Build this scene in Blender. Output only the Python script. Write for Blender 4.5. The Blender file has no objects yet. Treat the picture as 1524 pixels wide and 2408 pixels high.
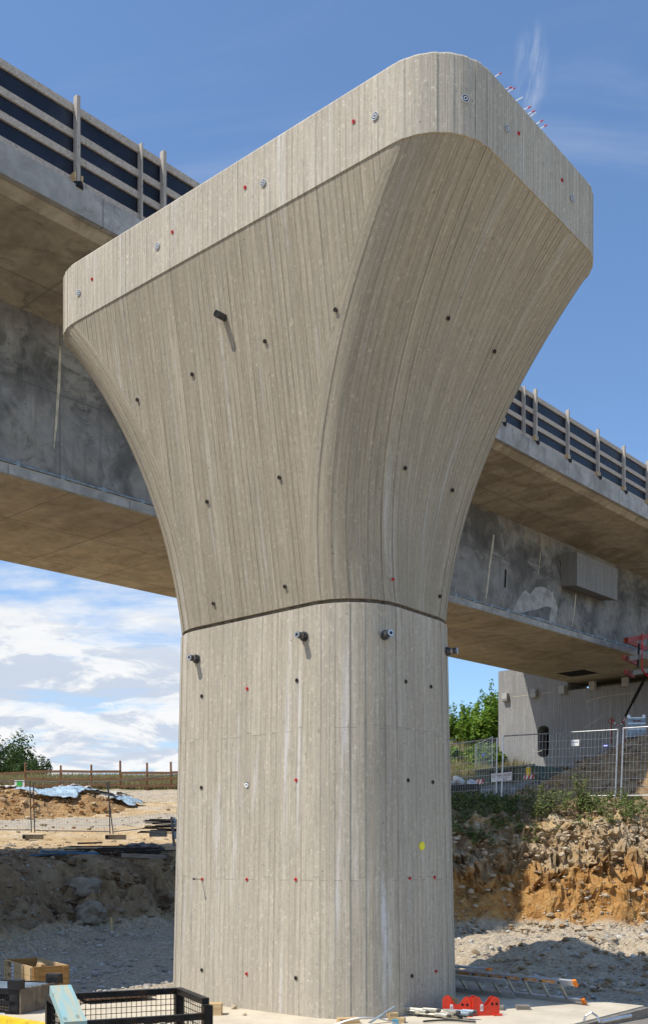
import bpy, math, random
from mathutils import Vector, Matrix, noise
random.seed(7)
R = random.Random(11)
scene = bpy.context.scene
COL = scene.collection
PI = math.pi

# ------------------------------------------------------------------ camera geometry (metres)
F, CX, V0, CAMZ = 2409.4, 762.0, 2035.2, 1.836      # focal, centre, horizon in 1524 px wide units
def W(u, v, Y):
    return Vector(((u-CX)/F*Y, Y, CAMZ-(v-V0)/F*Y))
def G(u, v, z=0.0):
    Y = (CAMZ-z)*F/(v-V0)
    return Vector(((u-CX)/F*Y, Y, z))
def lerp(a, b, t): return a+(b-a)*t
def sst(a, b, x):
    t = min(1, max(0, (x-a)/(b-a))); return t*t*(3-2*t)
def interp(x, pts):
    if x <= pts[0][0]: return pts[0][1]
    for (x0, y0), (x1, y1) in zip(pts, pts[1:]):
        if x <= x1: return y0+(y1-y0)*(x-x0)/(x1-x0)
    return pts[-1][1]

# ------------------------------------------------------------------ mesh builder
class MB:
    def __init__(s): s.v=[]; s.f=[]; s.uv=[]
    def add(s, vs, fs):
        o=len(s.v); s.v += [tuple(p) for p in vs]; s.f += [tuple(i+o for i in f) for f in fs]
    def box(s, c, d, m=None):
        x,y,z=d[0]/2,d[1]/2,d[2]/2; c=Vector(c)
        P=[Vector((i*x,j*y,k*z)) for k in(-1,1) for j in(-1,1) for i in(-1,1)]
        P=[c+(m@p if m else p) for p in P]
        s.add(P,[(0,2,3,1),(4,5,7,6),(0,1,5,4),(2,6,7,3),(0,4,6,2),(1,3,7,5)]); return s
    def bar(s, p, q, w, h, up=(0,0,1)):
        p=Vector(p); q=Vector(q); d=(q-p); L=d.length; d.normalize(); u=Vector(up)
        x=d.cross(u)
        if x.length<1e-4: x=d.cross(Vector((1,0,0)))
        x.normalize(); u=x.cross(d)
        m=Matrix((x,d,u)).transposed()
        return s.box((p+q)/2,(w,L,h),m)
    def tube(s, p, q, r0, r1=None, n=8, cap=True):
        r1=r0 if r1 is None else r1
        p=Vector(p); q=Vector(q); d=(q-p).normalized(); a=d.orthogonal().normalized(); b=d.cross(a)
        vs=[]
        for c,r in((p,r0),(q,r1)):
            for k in range(n):
                t=2*PI*k/n; vs.append(c+a*math.cos(t)*r+b*math.sin(t)*r)
        fs=[(k,(k+1)%n,n+(k+1)%n,n+k) for k in range(n)]
        if cap: fs += [tuple(range(n-1,-1,-1)), tuple(range(n,2*n))]
        s.add(vs,fs); return s
    def path(s, pts, r, n=6):
        for a,b in zip(pts,pts[1:]): s.tube(a,b,r,n=n)
        return s
    def prism(s, poly, o, ax, ay, az, h):
        o=Vector(o); ax=Vector(ax); ay=Vector(ay); az=Vector(az); n=len(poly)
        vs=[o+ax*x+ay*y for x,y in poly]+[o+ax*x+ay*y+az*h for x,y in poly]
        fs=[tuple(range(n-1,-1,-1)),tuple(range(n,2*n))]+[(k,(k+1)%n,n+(k+1)%n,n+k) for k in range(n)]
        s.add(vs,fs); return s
    def ring(s, c, nrm, r0, r1, h, n=20):
        c=Vector(c); d=Vector(nrm).normalized(); a=d.orthogonal().normalized(); b=d.cross(a)
        vs=[]
        for r,z in((r0,0),(r1,0),(r1,h),(r0,h)):
            for k in range(n):
                t=2*PI*k/n; vs.append(c+(a*math.cos(t)+b*math.sin(t))*r+d*z)
        fs=[]
        for j in range(4):
            for k in range(n):
                fs.append((j*n+k,j*n+(k+1)%n,((j+1)%4)*n+(k+1)%n,((j+1)%4)*n+k))
        s.add(vs,fs); return s
    def rock(s, c, r, rng, flat=1.0, sub=0):
        c=Vector(c)
        base=ICO2 if sub else ICO
        rot=Matrix.Rotation(rng.uniform(0,6.28),3,'Z')@Matrix.Rotation(rng.uniform(-.6,.6),3,'X')
        sc=Vector((rng.uniform(.7,1.3),rng.uniform(.6,1.0),rng.uniform(.32,.7)*flat))
        off=Vector((rng.uniform(0,99),rng.uniform(0,99),rng.uniform(0,99)))
        vs=[]
        for p in base[0]:
            k=1+(.75 if not sub else .55)*noise.noise(p*1.3+off)+(.18*noise.noise(p*3.5+off) if sub else 0)
            k=min(k,1.12)
            vs.append(c+rot@Vector((p.x*sc.x,p.y*sc.y,p.z*sc.z))*r*k)
        s.add(vs,base[1]); return s
    def build(s, name, mat, parent=None, smooth=False, loc=None):
        me=bpy.data.meshes.new(name); me.from_pydata(s.v,[],s.f)
        if s.uv:
            l=me.uv_layers.new(name='UVMap'); i=0
            for fu in s.uv:
                for t in fu: l.data[i].uv=t; i+=1
        me.materials.append(mat); me.update()
        if smooth:
            for p in me.polygons: p.use_smooth=True
        o=bpy.data.objects.new(name,me); COL.objects.link(o)
        if parent: o.parent=parent
        if loc is not None: o.location=loc
        return o
def _ico(sub):
    t=(1+5**.5)/2
    v=[Vector(p).normalized() for p in((-1,t,0),(1,t,0),(-1,-t,0),(1,-t,0),(0,-1,t),(0,1,t),(0,-1,-t),(0,1,-t),(t,0,-1),(t,0,1),(-t,0,-1),(-t,0,1))]
    f=[(0,11,5),(0,5,1),(0,1,7),(0,7,10),(0,10,11),(1,5,9),(5,11,4),(11,10,2),(10,7,6),(7,1,8),(3,9,4),(3,4,2),(3,2,6),(3,6,8),(3,8,9),(4,9,5),(2,4,11),(6,2,10),(8,6,7),(9,8,1)]
    for _ in range(sub):
        c={}; nf=[]
        def mid(a,b):
            k=(min(a,b),max(a,b))
            if k not in c: v.append(((v[a]+v[b])/2).normalized()); c[k]=len(v)-1
            return c[k]
        for a,b,d in f:
            x,y,z=mid(a,b),mid(b,d),mid(d,a); nf+=[(a,x,z),(b,y,x),(d,z,y),(x,y,z)]
        f=nf
    return v,f
ICO=_ico(0); ICO2=_ico(2)

def tag(o, label=None, cat=None, group=None, kind=None):
    if label: o['label']=label
    if cat: o['category']=cat
    if group: o['group']=group
    if kind: o['kind']=kind
    return o
def thing(name, label, cat, loc=(0,0,0), rz=0, group=None):
    o=bpy.data.objects.new(name,None); COL.objects.link(o); o.empty_display_size=.2
    o.location=loc; o.rotation_euler=(0,0,rz)
    return tag(o,label,cat,group)
def text(name, s, size, mat, parent, loc, rot, align='CENTER', ext=.001):
    c=bpy.data.curves.new(name,'FONT'); c.body=s; c.size=size; c.extrude=ext; c.align_x=align; c.align_y='CENTER'
    t=bpy.data.objects.new(name,c); COL.objects.link(t)
    dg=bpy.context.evaluated_depsgraph_get(); me=bpy.data.meshes.new_from_object(t.evaluated_get(dg))
    bpy.data.objects.remove(t); me.materials.clear(); me.materials.append(mat)
    o=bpy.data.objects.new(name,me); COL.objects.link(o); o.parent=parent; o.location=loc; o.rotation_euler=rot
    return o

# ------------------------------------------------------------------ materials
class NT:
    def __init__(s, tree): s.t=tree
    def n(s, ty, ins=None, **props):
        x=s.t.nodes.new('ShaderNode'+ty)
        for k,v in props.items(): setattr(x,k,v)
        for k,v in (ins or {}).items():
            if hasattr(v,'is_output'): s.t.links.new(v,x.inputs[k])
            else: x.inputs[k].default_value=v
        return x
    def m(s, op, a, b=0.0, c=None, clamp=False):
        ins={0:a,1:b}
        if c is not None: ins[2]=c
        x=s.n('Math',ins,operation=op,use_clamp=clamp); return x.outputs[0]
    def mix(s, f, a, b, mode='MIX'):
        x=s.n('Mix',{0:f},data_type='RGBA',blend_type=mode,clamp_factor=True)
        for i,v in((6,a),(7,b)):
            if hasattr(v,'is_output'): s.t.links.new(v,x.inputs[i])
            else: x.inputs[i].default_value=(v[0],v[1],v[2],1)
        return x.outputs[2]
    def ramp(s, v, lo, hi):
        x=s.n('MapRange',{0:v,1:lo,2:hi},interpolation_type='SMOOTHSTEP'); return x.outputs[0]
    def noise(s, vec, scale, detail=4, rough=.55, dist=0):
        return s.n('TexNoise',{'Vector':vec,'Scale':scale,'Detail':detail,'Roughness':rough,'Distortion':dist}).outputs[0]
    def scale(s, vec, v):
        return s.n('VectorMath',{0:vec,1:v},operation='MULTIPLY').outputs[0]
    def sep(s, vec):
        x=s.n('SeparateXYZ',{0:vec}); return x.outputs
    def comb(s,x,y,z=0.0):
        return s.n('CombineXYZ',{0:x,1:y,2:z}).outputs[0]
def newmat(name, rough=.85, metal=0.0, spec=.3):
    m=bpy.data.materials.new(name); m.use_nodes=True
    t=NT(m.node_tree); b=m.node_tree.nodes['Principled BSDF']
    b.inputs['Roughness'].default_value=rough; b.inputs['Metallic'].default_value=metal
    b.inputs['Specular IOR Level'].default_value=spec
    return m,t,b
def setc(t,b,col):
    if hasattr(col,'is_output'): t.t.links.new(col,b.inputs['Base Color'])
    else: b.inputs['Base Color'].default_value=(*col,1)
def bump(t,b,h,strength=.5,dist=.02,prev=None):
    ins={'Height':h,'Strength':strength,'Distance':dist}
    x=t.n('Bump',ins)
    if prev: t.t.links.new(prev,x.inputs['Normal'])
    t.t.links.new(x.outputs[0],b.inputs['Normal']); return x.outputs[0]
def objco(t): return t.n('TexCoord').outputs['Object']
def simple(name, col, rough=.6, metal=0.0, var=.25, sc=6.0, dirt=None, bmp=.0):
    m,t,b=newmat(name,rough,metal)
    co=objco(t); n1=t.noise(co,sc,5,.6)
    f=t.ramp(n1,.3,.7)
    c=t.mix(f,[x*(1-var) for x in col],[min(1,x*(1+var)) for x in col])
    if dirt:
        c=t.mix(t.m('MULTIPLY',t.ramp(t.noise(co,sc*.6,6,.7),.52,.72),.75),c,dirt)
    setc(t,b,c)
    if bmp: bump(t,b,t.noise(co,sc*6,4),bmp,.01)
    return m
def woodmat(name, col, dark, axis=0, knots=True, rough=.8):
    m,t,b=newmat(name,rough)
    co=objco(t); sc=[28,28,28]; sc[axis]=1.6
    g=t.noise(t.scale(co,sc),1.0,5,.6,.6)
    c=t.mix(t.ramp(g,.3,.72),dark,col)
    big=t.noise(co,2.2,3)
    c=t.mix(t.m('MULTIPLY',t.ramp(big,.5,.75),.4),c,dark)
    if knots:
        s2=[9,9,9]; s2[axis]=3.2
        vo=t.n('TexVoronoi',{'Vector':t.scale(co,s2),'Scale':1.0}).outputs['Distance']
        c=t.mix(t.m('MULTIPLY',t.m('LESS_THAN',vo,.13),.6),c,[x*.4 for x in dark])
    setc(t,b,c); bump(t,b,g,.3,.006)
    return m

def board_concrete(name, base, tone=1.0, streak=1.0, bw=.0875, joint=(1.83,.15), seamk=.68, weath=.18):
    """board-marked fair-faced concrete; UV: u across the boards in m, v up in m"""
    m,t,b=newmat(name,.9,0,.25)
    uv=t.n('UVMap').outputs[0]; u,v,_=t.sep(uv)
    bx=t.m('DIVIDE',u,bw); idn=t.m('FLOOR',bx); fr=t.m('FRACT',bx)
    wn=t.n('TexWhiteNoise',{'Vector':t.comb(idn,3.3,0)},noise_dimensions='2D')
    r1=wn.outputs[0]; rc=t.sep(wn.outputs['Color'])
    # butt joints of the boards
    vj=t.m('ADD',t.m('DIVIDE',t.m('ADD',v,joint[1]),joint[0]),t.m('MULTIPLY',t.m('ROUND',rc[1]),.02)); vid=t.m('FLOOR',vj); vf=t.m('FRACT',vj)
    wn2=t.n('TexWhiteNoise',{'Vector':t.comb(idn,vid,7.1)},noise_dimensions='3D')
    r2=wn2.outputs[0]; rc2=t.sep(wn2.outputs['Color'])
    # wood grain printed in the concrete
    gv=t.comb(t.m('ADD',t.m('MULTIPLY',u,55),t.m('MULTIPLY',r2,50)),t.m('MULTIPLY',v,2.2),t.m('MULTIPLY',r2,9))
    grain=t.noise(gv,1.0,4,.6,.5)
    kv=t.comb(t.m('MULTIPLY',u,10),t.m('ADD',t.m('MULTIPLY',v,2.6),t.m('MULTIPLY',r1,17)),0)
    kn=t.n('TexVoronoi',{'Vector':kv,'Scale':1.0,'Randomness':1.0}).outputs['Distance']
    knot=t.ramp(kn,.16,.07)
    fine=t.noise(t.comb(t.m('MULTIPLY',u,60),t.m('MULTIPLY',v,60),1),1.0,3,.6)
    big=t.noise(t.comb(t.m('MULTIPLY',u,.8),t.m('MULTIPLY',v,.45),4),1.0,5,.6)
    # colour
    c=t.mix(r2,[x*.90 for x in base],[x*1.10 for x in base])
    c=t.mix(t.m('MULTIPLY',rc2[2],.25),c,(base[0]*1.0,base[1]*.94,base[2]*.84))
    c=t.mix(t.m('MULTIPLY',t.ramp(grain,.40,.64),.45),c,[x*.60 for x in base])
    c=t.mix(t.m('MULTIPLY',t.ramp(big,.42,.64),.5),c,[x*.74 for x in base])
    c=t.mix(t.m('MULTIPLY',knot,.5),c,[min(1,x*1.35) for x in base])
    c=t.mix(t.m('MULTIPLY',t.ramp(fine,.52,.68),.38),c,[x*.55 for x in base])
    # pale lime runs
    sv=t.comb(t.m('MULTIPLY',u,5.2),t.m('MULTIPLY',v,.22),8)
    st=t.ramp(t.noise(sv,1.0,6,.66,.3),.55,.72)
    c=t.mix(t.m('MULTIPLY',st,.62*streak),c,(.66,.66,.67))
    # thin dark weep lines
    dv=t.comb(t.m('MULTIPLY',u,11),t.m('MULTIPLY',v,.5),6)
    c=t.mix(t.m('MULTIPLY',t.ramp(t.noise(dv,1.0,3,.5),.66,.76),.4),c,[x*.5 for x in base])
    wv=t.noise(t.comb(t.m('MULTIPLY',u,6.5),t.m('MULTIPLY',v,.10),12),1.0,6,.7,.2)
    c=t.mix(t.m('MULTIPLY',t.ramp(wv,.46,.66),weath),c,(base[0]*.56,base[1]*.52,base[2]*.45))
    sp=t.noise(t.comb(t.m('MULTIPLY',u,30),t.m('MULTIPLY',v,19),21),1.0,4,.7,.8)
    c=t.mix(t.m('MULTIPLY',t.ramp(sp,.57,.66),.6),c,(min(1,base[0]*1.45),min(1,base[1]*1.47),min(1,base[2]*1.5)))
    c=t.mix(t.m('MULTIPLY',t.ramp(sp,.41,.32),.6),c,[x*.42 for x in base])
    # board seams
    ed=t.m('MINIMUM',fr,t.m('SUBTRACT',1,fr))
    brk=t.noise(t.comb(t.m('MULTIPLY',idn,7.7),t.m('MULTIPLY',v,.9),0),1.0,3,.6)
    sid=t.m('FLOOR',t.m('ADD',bx,.5)); srn=t.n('TexWhiteNoise',{'Vector':t.comb(sid,1.7,0)},noise_dimensions='2D').outputs[0]
    sk=t.m('POWER',srn,1.6)
    seam=t.m('MULTIPLY',t.m('MULTIPLY',t.ramp(ed,.085,.02),t.m('ADD',.55,t.m('MULTIPLY',sk,.6))),t.m('ADD',.25,t.m('MULTIPLY',t.ramp(brk,.40,.62),.75)))
    # fine vertical cement streaks, independent of the boards
    fs1=t.noise(t.comb(t.m('MULTIPLY',u,46),t.m('MULTIPLY',v,.5),9),1.0,6,.75,.15)
    c=t.mix(t.m('MULTIPLY',t.ramp(fs1,.50,.64),.5),c,[x*.60 for x in base])
    c=t.mix(t.m('MULTIPLY',t.ramp(fs1,.47,.34),.5),c,(min(1,base[0]*1.28),min(1,base[1]*1.3),min(1,base[2]*1.36)))
    mott=t.noise(t.comb(t.m('MULTIPLY',u,13),t.m('MULTIPLY',v,4),3),1.0,6,.7,.6)
    c=t.mix(t.m('MULTIPLY',t.ramp(mott,.52,.66),.42),c,[x*.62 for x in base])
    c=t.mix(t.m('MULTIPLY',seam,seamk),c,[x*.28 for x in base])
    fin=t.m('MULTIPLY',t.m('MULTIPLY',t.ramp(fr,.22,.15),t.ramp(fr,.07,.11)),t.ramp(brk,.40,.55))
    c=t.mix(t.m('MULTIPLY',fin,.5),c,[min(1,x*1.5) for x in base])
    bj=t.m('MULTIPLY',t.m('LESS_THAN',t.m('MULTIPLY',vf,joint[0]),.010),t.m('GREATER_THAN',rc2[0],.45))
    c=t.mix(t.m('MULTIPLY',bj,.5),c,[x*.4 for x in base])
    # bug holes
    hv=t.n('TexVoronoi',{'Vector':t.comb(t.m('MULTIPLY',u,7),t.m('MULTIPLY',v,5),0),'Scale':1.0})
    hole=t.m('MULTIPLY',t.m('LESS_THAN',hv.outputs['Distance'],.055),t.m('GREATER_THAN',t.sep(hv.outputs['Color'])[0],.72))
    c=t.mix(t.m('MULTIPLY',hole,.7),c,[x*.2 for x in base])
    setc(t,b,c)
    h=t.m('ADD',t.m('MULTIPLY',r2,.5),t.m('MULTIPLY',grain,.30))
    h=t.m('SUBTRACT',h,t.m('MULTIPLY',seam,.9)); h=t.m('ADD',h,t.m('MULTIPLY',fin,.7)); h=t.m('SUBTRACT',h,t.m('MULTIPLY',hole,1.2))
    h=t.m('ADD',h,t.m('MULTIPLY',fine,.12))
    bump(t,b,h,.75,.008)
    return m

def old_concrete(name, base, stain, warm, px, py, dirt=.7, streak=.5, band=None):
    """weathered concrete; UV in metres, panel lines every px (u) and py (v)"""
    m,t,b=newmat(name,.92,0,.2)
    uv=t.n('UVMap').outputs[0]; u,v,_=t.sep(uv)
    n1=t.noise(uv,.55,7,.62,.8); n2=t.noise(uv,2.2,6,.65,.6); n3=t.noise(uv,24,3,.6)
    c=t.mix(t.ramp(n2,.3,.7),[x*.8 for x in base],[x*1.2 for x in base])
    c=t.mix(t.m('MULTIPLY',t.ramp(t.noise(uv,.9,5,.6,.3),.42,.68),.6),c,warm)
    c=t.mix(t.m('MULTIPLY',t.m('POWER',t.ramp(n1,.42,.64),1.3),dirt),c,stain)
    c=t.mix(t.m('MULTIPLY',t.ramp(t.noise(uv,1.4,8,.75,1.4),.50,.70),dirt),c,[x*.6 for x in stain])
    c=t.mix(t.m('MULTIPLY',t.ramp(n3,.5,.75),.3),c,[x*.6 for x in base])
    sv=t.comb(t.m('MULTIPLY',u,3.0),t.m('MULTIPLY',v,.35),0)
    c=t.mix(t.m('MULTIPLY',t.ramp(t.noise(sv,1.0,5,.6),.60,.72),streak),c,(.34,.33,.31))
    if band:
        nb=t.noise(t.comb(t.m('MULTIPLY',u,.8),t.m('MULTIPLY',v,.9),7),1.0,8,.68,.9)
        vb=t.m('ADD',v,t.m('MULTIPLY',t.m('SUBTRACT',t.noise(t.comb(u,0,2),.6,3),.5),1.6))
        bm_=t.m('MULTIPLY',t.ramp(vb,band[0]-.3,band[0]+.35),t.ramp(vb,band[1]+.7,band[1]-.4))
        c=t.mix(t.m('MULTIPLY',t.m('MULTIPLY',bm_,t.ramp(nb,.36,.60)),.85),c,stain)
        pl=t.noise(t.comb(t.m('MULTIPLY',u,.55),t.m('MULTIPLY',v,.8),17),1.0,7,.62,1.2)
        c=t.mix(t.m('MULTIPLY',t.ramp(pl,.58,.66),.5),c,[min(1,x*1.35) for x in base])
    dv=t.comb(t.m('MULTIPLY',u,5.0),t.m('MULTIPLY',v,.30),3)
    c=t.mix(t.m('MULTIPLY',t.ramp(t.noise(dv,1.0,6,.65,.3),.50,.68),.55*dirt),c,[x*.45 for x in base])
    for co,p,wd in((u,px,.022),(v,py,.022)):
        if p:
            f=t.m('FRACT',t.m('DIVIDE',co,p)); e=t.m('MULTIPLY',t.m('MINIMUM',f,t.m('SUBTRACT',1,f)),p)
            c=t.mix(t.m('MULTIPLY',t.ramp(e,wd*1.6,wd*.6),.6),c,[x*.35 for x in base])
            idn=t.m('FLOOR',t.m('DIVIDE',co,p))
            r=t.n('TexWhiteNoise',{'Vector':t.comb(idn,p,1)},noise_dimensions='2D').outputs[0]
            c=t.mix(t.m('MULTIPLY',r,.22),c,[x*.62 for x in base])
    setc(t,b,c)
    bump(t,b,t.m('ADD',n3,t.m('MULTIPLY',n2,2)),.35,.015)
    return m

M={}
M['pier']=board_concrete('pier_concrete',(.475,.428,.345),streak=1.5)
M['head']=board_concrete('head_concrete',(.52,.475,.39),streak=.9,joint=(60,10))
M['flare']=board_concrete('flare_shaded_concrete',(.39,.345,.265),streak=.7,joint=(60,10),seamk=.9,weath=.32)  # shaft concrete darkened and warmed: underside shade and ground bounce put in the colour
M['oldpier']=board_concrete('old_pier_concrete',(.34,.34,.338),streak=.9,bw=.15,seamk=.95,weath=.35)
M['blockdark']=board_concrete('block_board_concrete',(.27,.27,.265),streak=.5,bw=.12,joint=(60,10))
M['groove']=simple('groove',(.12,.10,.075),.95,var=.4,sc=9)
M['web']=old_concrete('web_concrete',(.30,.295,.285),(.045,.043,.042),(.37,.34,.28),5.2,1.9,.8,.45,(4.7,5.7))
M['soffit']=old_concrete('soffit_concrete',(.56,.49,.37),(.25,.19,.12),(.56,.46,.31),2.5,2.6,.45,.0)
M['cant']=old_concrete('cantilever_concrete',(.50,.44,.34),(.17,.135,.095),(.52,.44,.32),3.1,2.3,.6,.0)
M['fascia']=old_concrete('fascia_concrete',(.42,.415,.40),(.19,.18,.165),(.48,.46,.42),3.3,0,.5,.9)
M['film']=simple('film_ply',(.012,.016,.028),.45,var=.4,sc=.8,dirt=(.05,.055,.065))
M['batten']=woodmat('weathered_batten',(.58,.51,.43),(.36,.31,.26),0)
M['post']=woodmat('weathered_post',(.52,.47,.41),(.33,.295,.255),2)
M['freshwood']=woodmat('fresh_wood',(.62,.46,.26),(.42,.28,.13),0)
M['ochrewood']=woodmat('ochre_wood',(.50,.29,.10),(.30,.15,.045),0)
M['brownwood']=woodmat('brown_wood',(.26,.145,.075),(.14,.075,.04),0)
M['brownpost']=woodmat('brown_post',(.40,.19,.08),(.12,.06,.03),2)
M['greywood']=woodmat('grey_wood',(.30,.27,.23),(.15,.13,.11),0)
M['darkwood']=woodmat('dark_wood',(.055,.045,.038),(.02,.017,.015),0)
M['bluewood']=woodmat('blue_painted_wood',(.17,.44,.52),(.44,.42,.30),1,rough=.8)
M['bluetip']=simple('blue_paint',(.10,.27,.33),.7)
M['blueboard']=simple('blue_board',(.03,.12,.24),.5,var=.35,sc=3,dirt=(.06,.07,.08))
M['galv']=simple('galvanised',(.55,.57,.60),.38,.85,var=.18,sc=9)
M['darksteel']=simple('dark_steel',(.10,.105,.115),.45,.7,var=.3)
M['alu']=simple('aluminium',(.72,.74,.78),.32,.9,var=.12,sc=8)
M['blacksteel']=simple('black_steel',(.014,.013,.013),.42,.3,var=.5,sc=12,dirt=(.07,.035,.015))
M['plastic']=simple('black_plastic',(.014,.014,.017),.45,var=.35,sc=5,dirt=(.10,.085,.065))
M['bolt']=simple('bolt_steel',(.075,.08,.09),.4,.6,var=.4,sc=30,dirt=(.16,.08,.035))
M['zinc']=simple('zinc_rod',(.50,.47,.40),.4,.8,var=.2,sc=20)
M['redplug']=simple('red_plug',(.55,.02,.025),.5,var=.3,sc=40)
M['redpaint']=simple('red_paint',(.62,.045,.02),.42,var=.15,sc=10,dirt=(.34,.05,.03))
M['redsteel']=simple('red_primer',(.30,.045,.03),.6,var=.3,sc=8)
M['strap']=simple('red_strap',(.65,.015,.02),.7)
M['orange']=simple('orange_plastic',(.80,.22,.02),.5,var=.1)
M['sticker']=simple('orange_sticker',(.62,.27,.07),.6,var=.15)
M['white']=simple('white_paint',(.80,.80,.78),.6,var=.06)
M['stripe']=simple('red_stripe',(.55,.03,.03),.5,var=.1)
M['yellow']=simple('yellow_paint',(.80,.55,.02),.5,var=.12,dirt=(.35,.24,.04))
M['yellowdot']=simple('yellow_plastic',(.80,.72,.03),.5,var=.05)
M['hole']=simple('hole_dark',(.012,.011,.01),.95)
M['ringblue']=simple('ring_dark_blue',(.03,.05,.08),.5)
M['ringwhite']=simple('ring_white',(.72,.76,.80),.5,var=.1)
M['skip']=simple('skip_green',(.085,.105,.07),.6,var=.35,sc=3,dirt=(.09,.075,.05))
M['skiplow']=simple('skip_lower',(.16,.20,.22),.6,var=.3,sc=3,dirt=(.10,.09,.07))
M['bluegrey']=simple('blue_grey_steel',(.27,.33,.38),.5,.4,var=.25)
M['tarp']=simple('blue_tarp',(.33,.44,.52),.5,var=.3,sc=2.0,dirt=(.5,.52,.52))
M['palesack']=simple('pale_sack',(.58,.54,.47),.9,var=.25,sc=3)
M['sack']=simple('grey_sack',(.17,.17,.18),.6,var=.5,sc=6)
M['green']=simple('green_sign',(.06,.45,.08),.6)
M['blue']=simple('blue_sign',(.03,.05,.35),.5)
M['brownink']=simple('brown_ink',(.10,.055,.03),.9)
M['redink']=simple('red_ink',(.22,.015,.015),.8)
M['foot']=simple('fence_foot_concrete',(.16,.135,.10),.95,var=.3,sc=5)
M['dusty']=simple('dusty_plastic',(.15,.125,.095),.8,var=.3,sc=4,dirt=(.05,.045,.04))
M['pallet']=simple('clay_brown',(.16,.095,.06),.95,var=.3)
M['rope']=simple('dark_hose',(.03,.028,.027),.6)

def slabmat():
    m,t,b=newmat('slab_concrete',.9)
    co=objco(t); n=t.noise(co,1.4,6,.6,.3); n2=t.noise(co,30,4)
    c=t.mix(t.ramp(n,.3,.7),(.50,.44,.34),(.62,.555,.43))
    c=t.mix(t.m('MULTIPLY',t.ramp(n2,.55,.75),.35),c,(.33,.28,.21))
    c=t.mix(t.m('MULTIPLY',t.ramp(t.noise(co,5,6,.7),.58,.72),.5),c,(.36,.29,.20))
    setc(t,b,c); bump(t,b,n2,.3,.008); return m
M['slab']=slabmat()

def groundmat():
    m,t,b=newmat('ground_soil',.97,0,.1)
    co=objco(t)
    at=t.n('Attribute',attribute_name='zone'); zr,zg,zb=t.sep(at.outputs['Vector']); za=at.outputs['Alpha']
    n1=t.noise(co,.7,6,.65,.3); n2=t.noise(co,3.2,7,.7,.2); n3=t.noise(co,16,5,.7); n4=t.noise(co,60,3,.7)
    vo=t.n('TexVoronoi',{'Vector':co,'Scale':9.0,'Randomness':1.0}); vcol=t.sep(vo.outputs['Color'])[0]
    vo2=t.n('TexVoronoi',{'Vector':co,'Scale':24.0}); vcol2=t.sep(vo2.outputs['Color'])[0]
    tan=t.mix(t.ramp(n2,.3,.7),(.50,.34,.16),(.68,.52,.31))
    tan=t.mix(t.m('MULTIPLY',t.ramp(n1,.45,.65),.6),tan,(.70,.60,.45))
    grav=t.mix(vcol2,(.33,.285,.215),(.66,.59,.48))
    grav=t.mix(t.m('MULTIPLY',t.ramp(n2,.4,.7),.35),grav,(.36,.29,.21))
    clay=t.mix(t.ramp(n2,.3,.72),(.36,.165,.045),(.60,.36,.135))
    clay=t.mix(t.m('MULTIPLY',t.ramp(n3,.5,.7),.5),clay,(.50,.36,.19))
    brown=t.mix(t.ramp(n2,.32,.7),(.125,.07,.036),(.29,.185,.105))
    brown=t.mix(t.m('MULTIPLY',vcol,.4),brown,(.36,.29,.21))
    grass=t.mix(t.ramp(n2,.3,.7),(.12,.13,.035),(.34,.28,.12))
    c=t.mix(zr,tan,grav); c=t.mix(zg,c,clay); c=t.mix(za,c,brown); c=t.mix(zb,c,grass)
    c=t.mix(t.m('MULTIPLY',t.ramp(n4,.5,.75),.4),c,(.12,.095,.065))
    c=t.mix(t.m('MULTIPLY',t.m('MULTIPLY',t.ramp(n3,.58,.75),.35),t.m('SUBTRACT',1,t.m('MULTIPLY',za,.75))),c,(.60,.54,.45))
    setc(t,b,c)
    h=t.m('ADD',t.m('MULTIPLY',n3,1.0),t.m('MULTIPLY',n4,.35)); h=t.m('ADD',h,t.m('MULTIPLY',vo2.outputs['Distance'],-.5))
    bump(t,b,h,.9,.06)
    return m
M['ground']=groundmat()

def islandmat(name, cols, rough=.95, transl=0.0, sc=8):
    m,t,b=newmat(name,rough,0,.2)
    r=t.n('NewGeometry').outputs['Random Per Island']
    cr=t.n('ValToRGB',{0:r}); e=cr.color_ramp.elements
    while len(e)<len(cols): e.new(.5)
    for i,c in enumerate(cols): e[i].position=i/(len(cols)-1); e[i].color=(*c,1)
    co=objco(t); n=t.noise(co,sc,4,.6)
    setc(t,b,t.mix(t.m('MULTIPLY',t.ramp(n,.4,.7),.45),cr.outputs[0],[x*.5 for x in cols[0]]))
    if transl:
        tr=t.n('BsdfTranslucent'); t.t.links.new(cr.outputs[0],tr.inputs[0])
        mx=t.n('MixShader',{0:transl}); t.t.links.new(b.outputs[0],mx.inputs[1]); t.t.links.new(tr.outputs[0],mx.inputs[2])
        t.t.links.new(mx.outputs[0],m.node_tree.nodes['Material Output'].inputs[0])
    else: bump(t,b,t.noise(co,sc*4,4),.5,.02)
    return m
M['stone']=islandmat('limestone',[(.22,.155,.09),(.36,.27,.17),(.46,.37,.25),(.56,.48,.36),(.34,.20,.09)])
M['darkstone']=islandmat('dark_stone',[(.13,.085,.05),(.20,.14,.085),(.27,.20,.13),(.38,.31,.23),(.18,.10,.05)])
M['claystone']=islandmat('clay_clod',[(.26,.13,.045),(.42,.24,.09),(.52,.36,.18),(.60,.50,.34),(.34,.17,.06)])
M['greystone']=islandmat('grey_stone',[(.26,.25,.23),(.38,.36,.33),(.50,.48,.44),(.62,.59,.54)])
M['boulder']=islandmat('boulder_stone',[(.20,.165,.125),(.36,.32,.26)],sc=5)
M['leaf']=islandmat('leaf_green',[(.06,.13,.012),(.12,.235,.022),(.20,.33,.035),(.29,.38,.06)],.6,.35)
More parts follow.
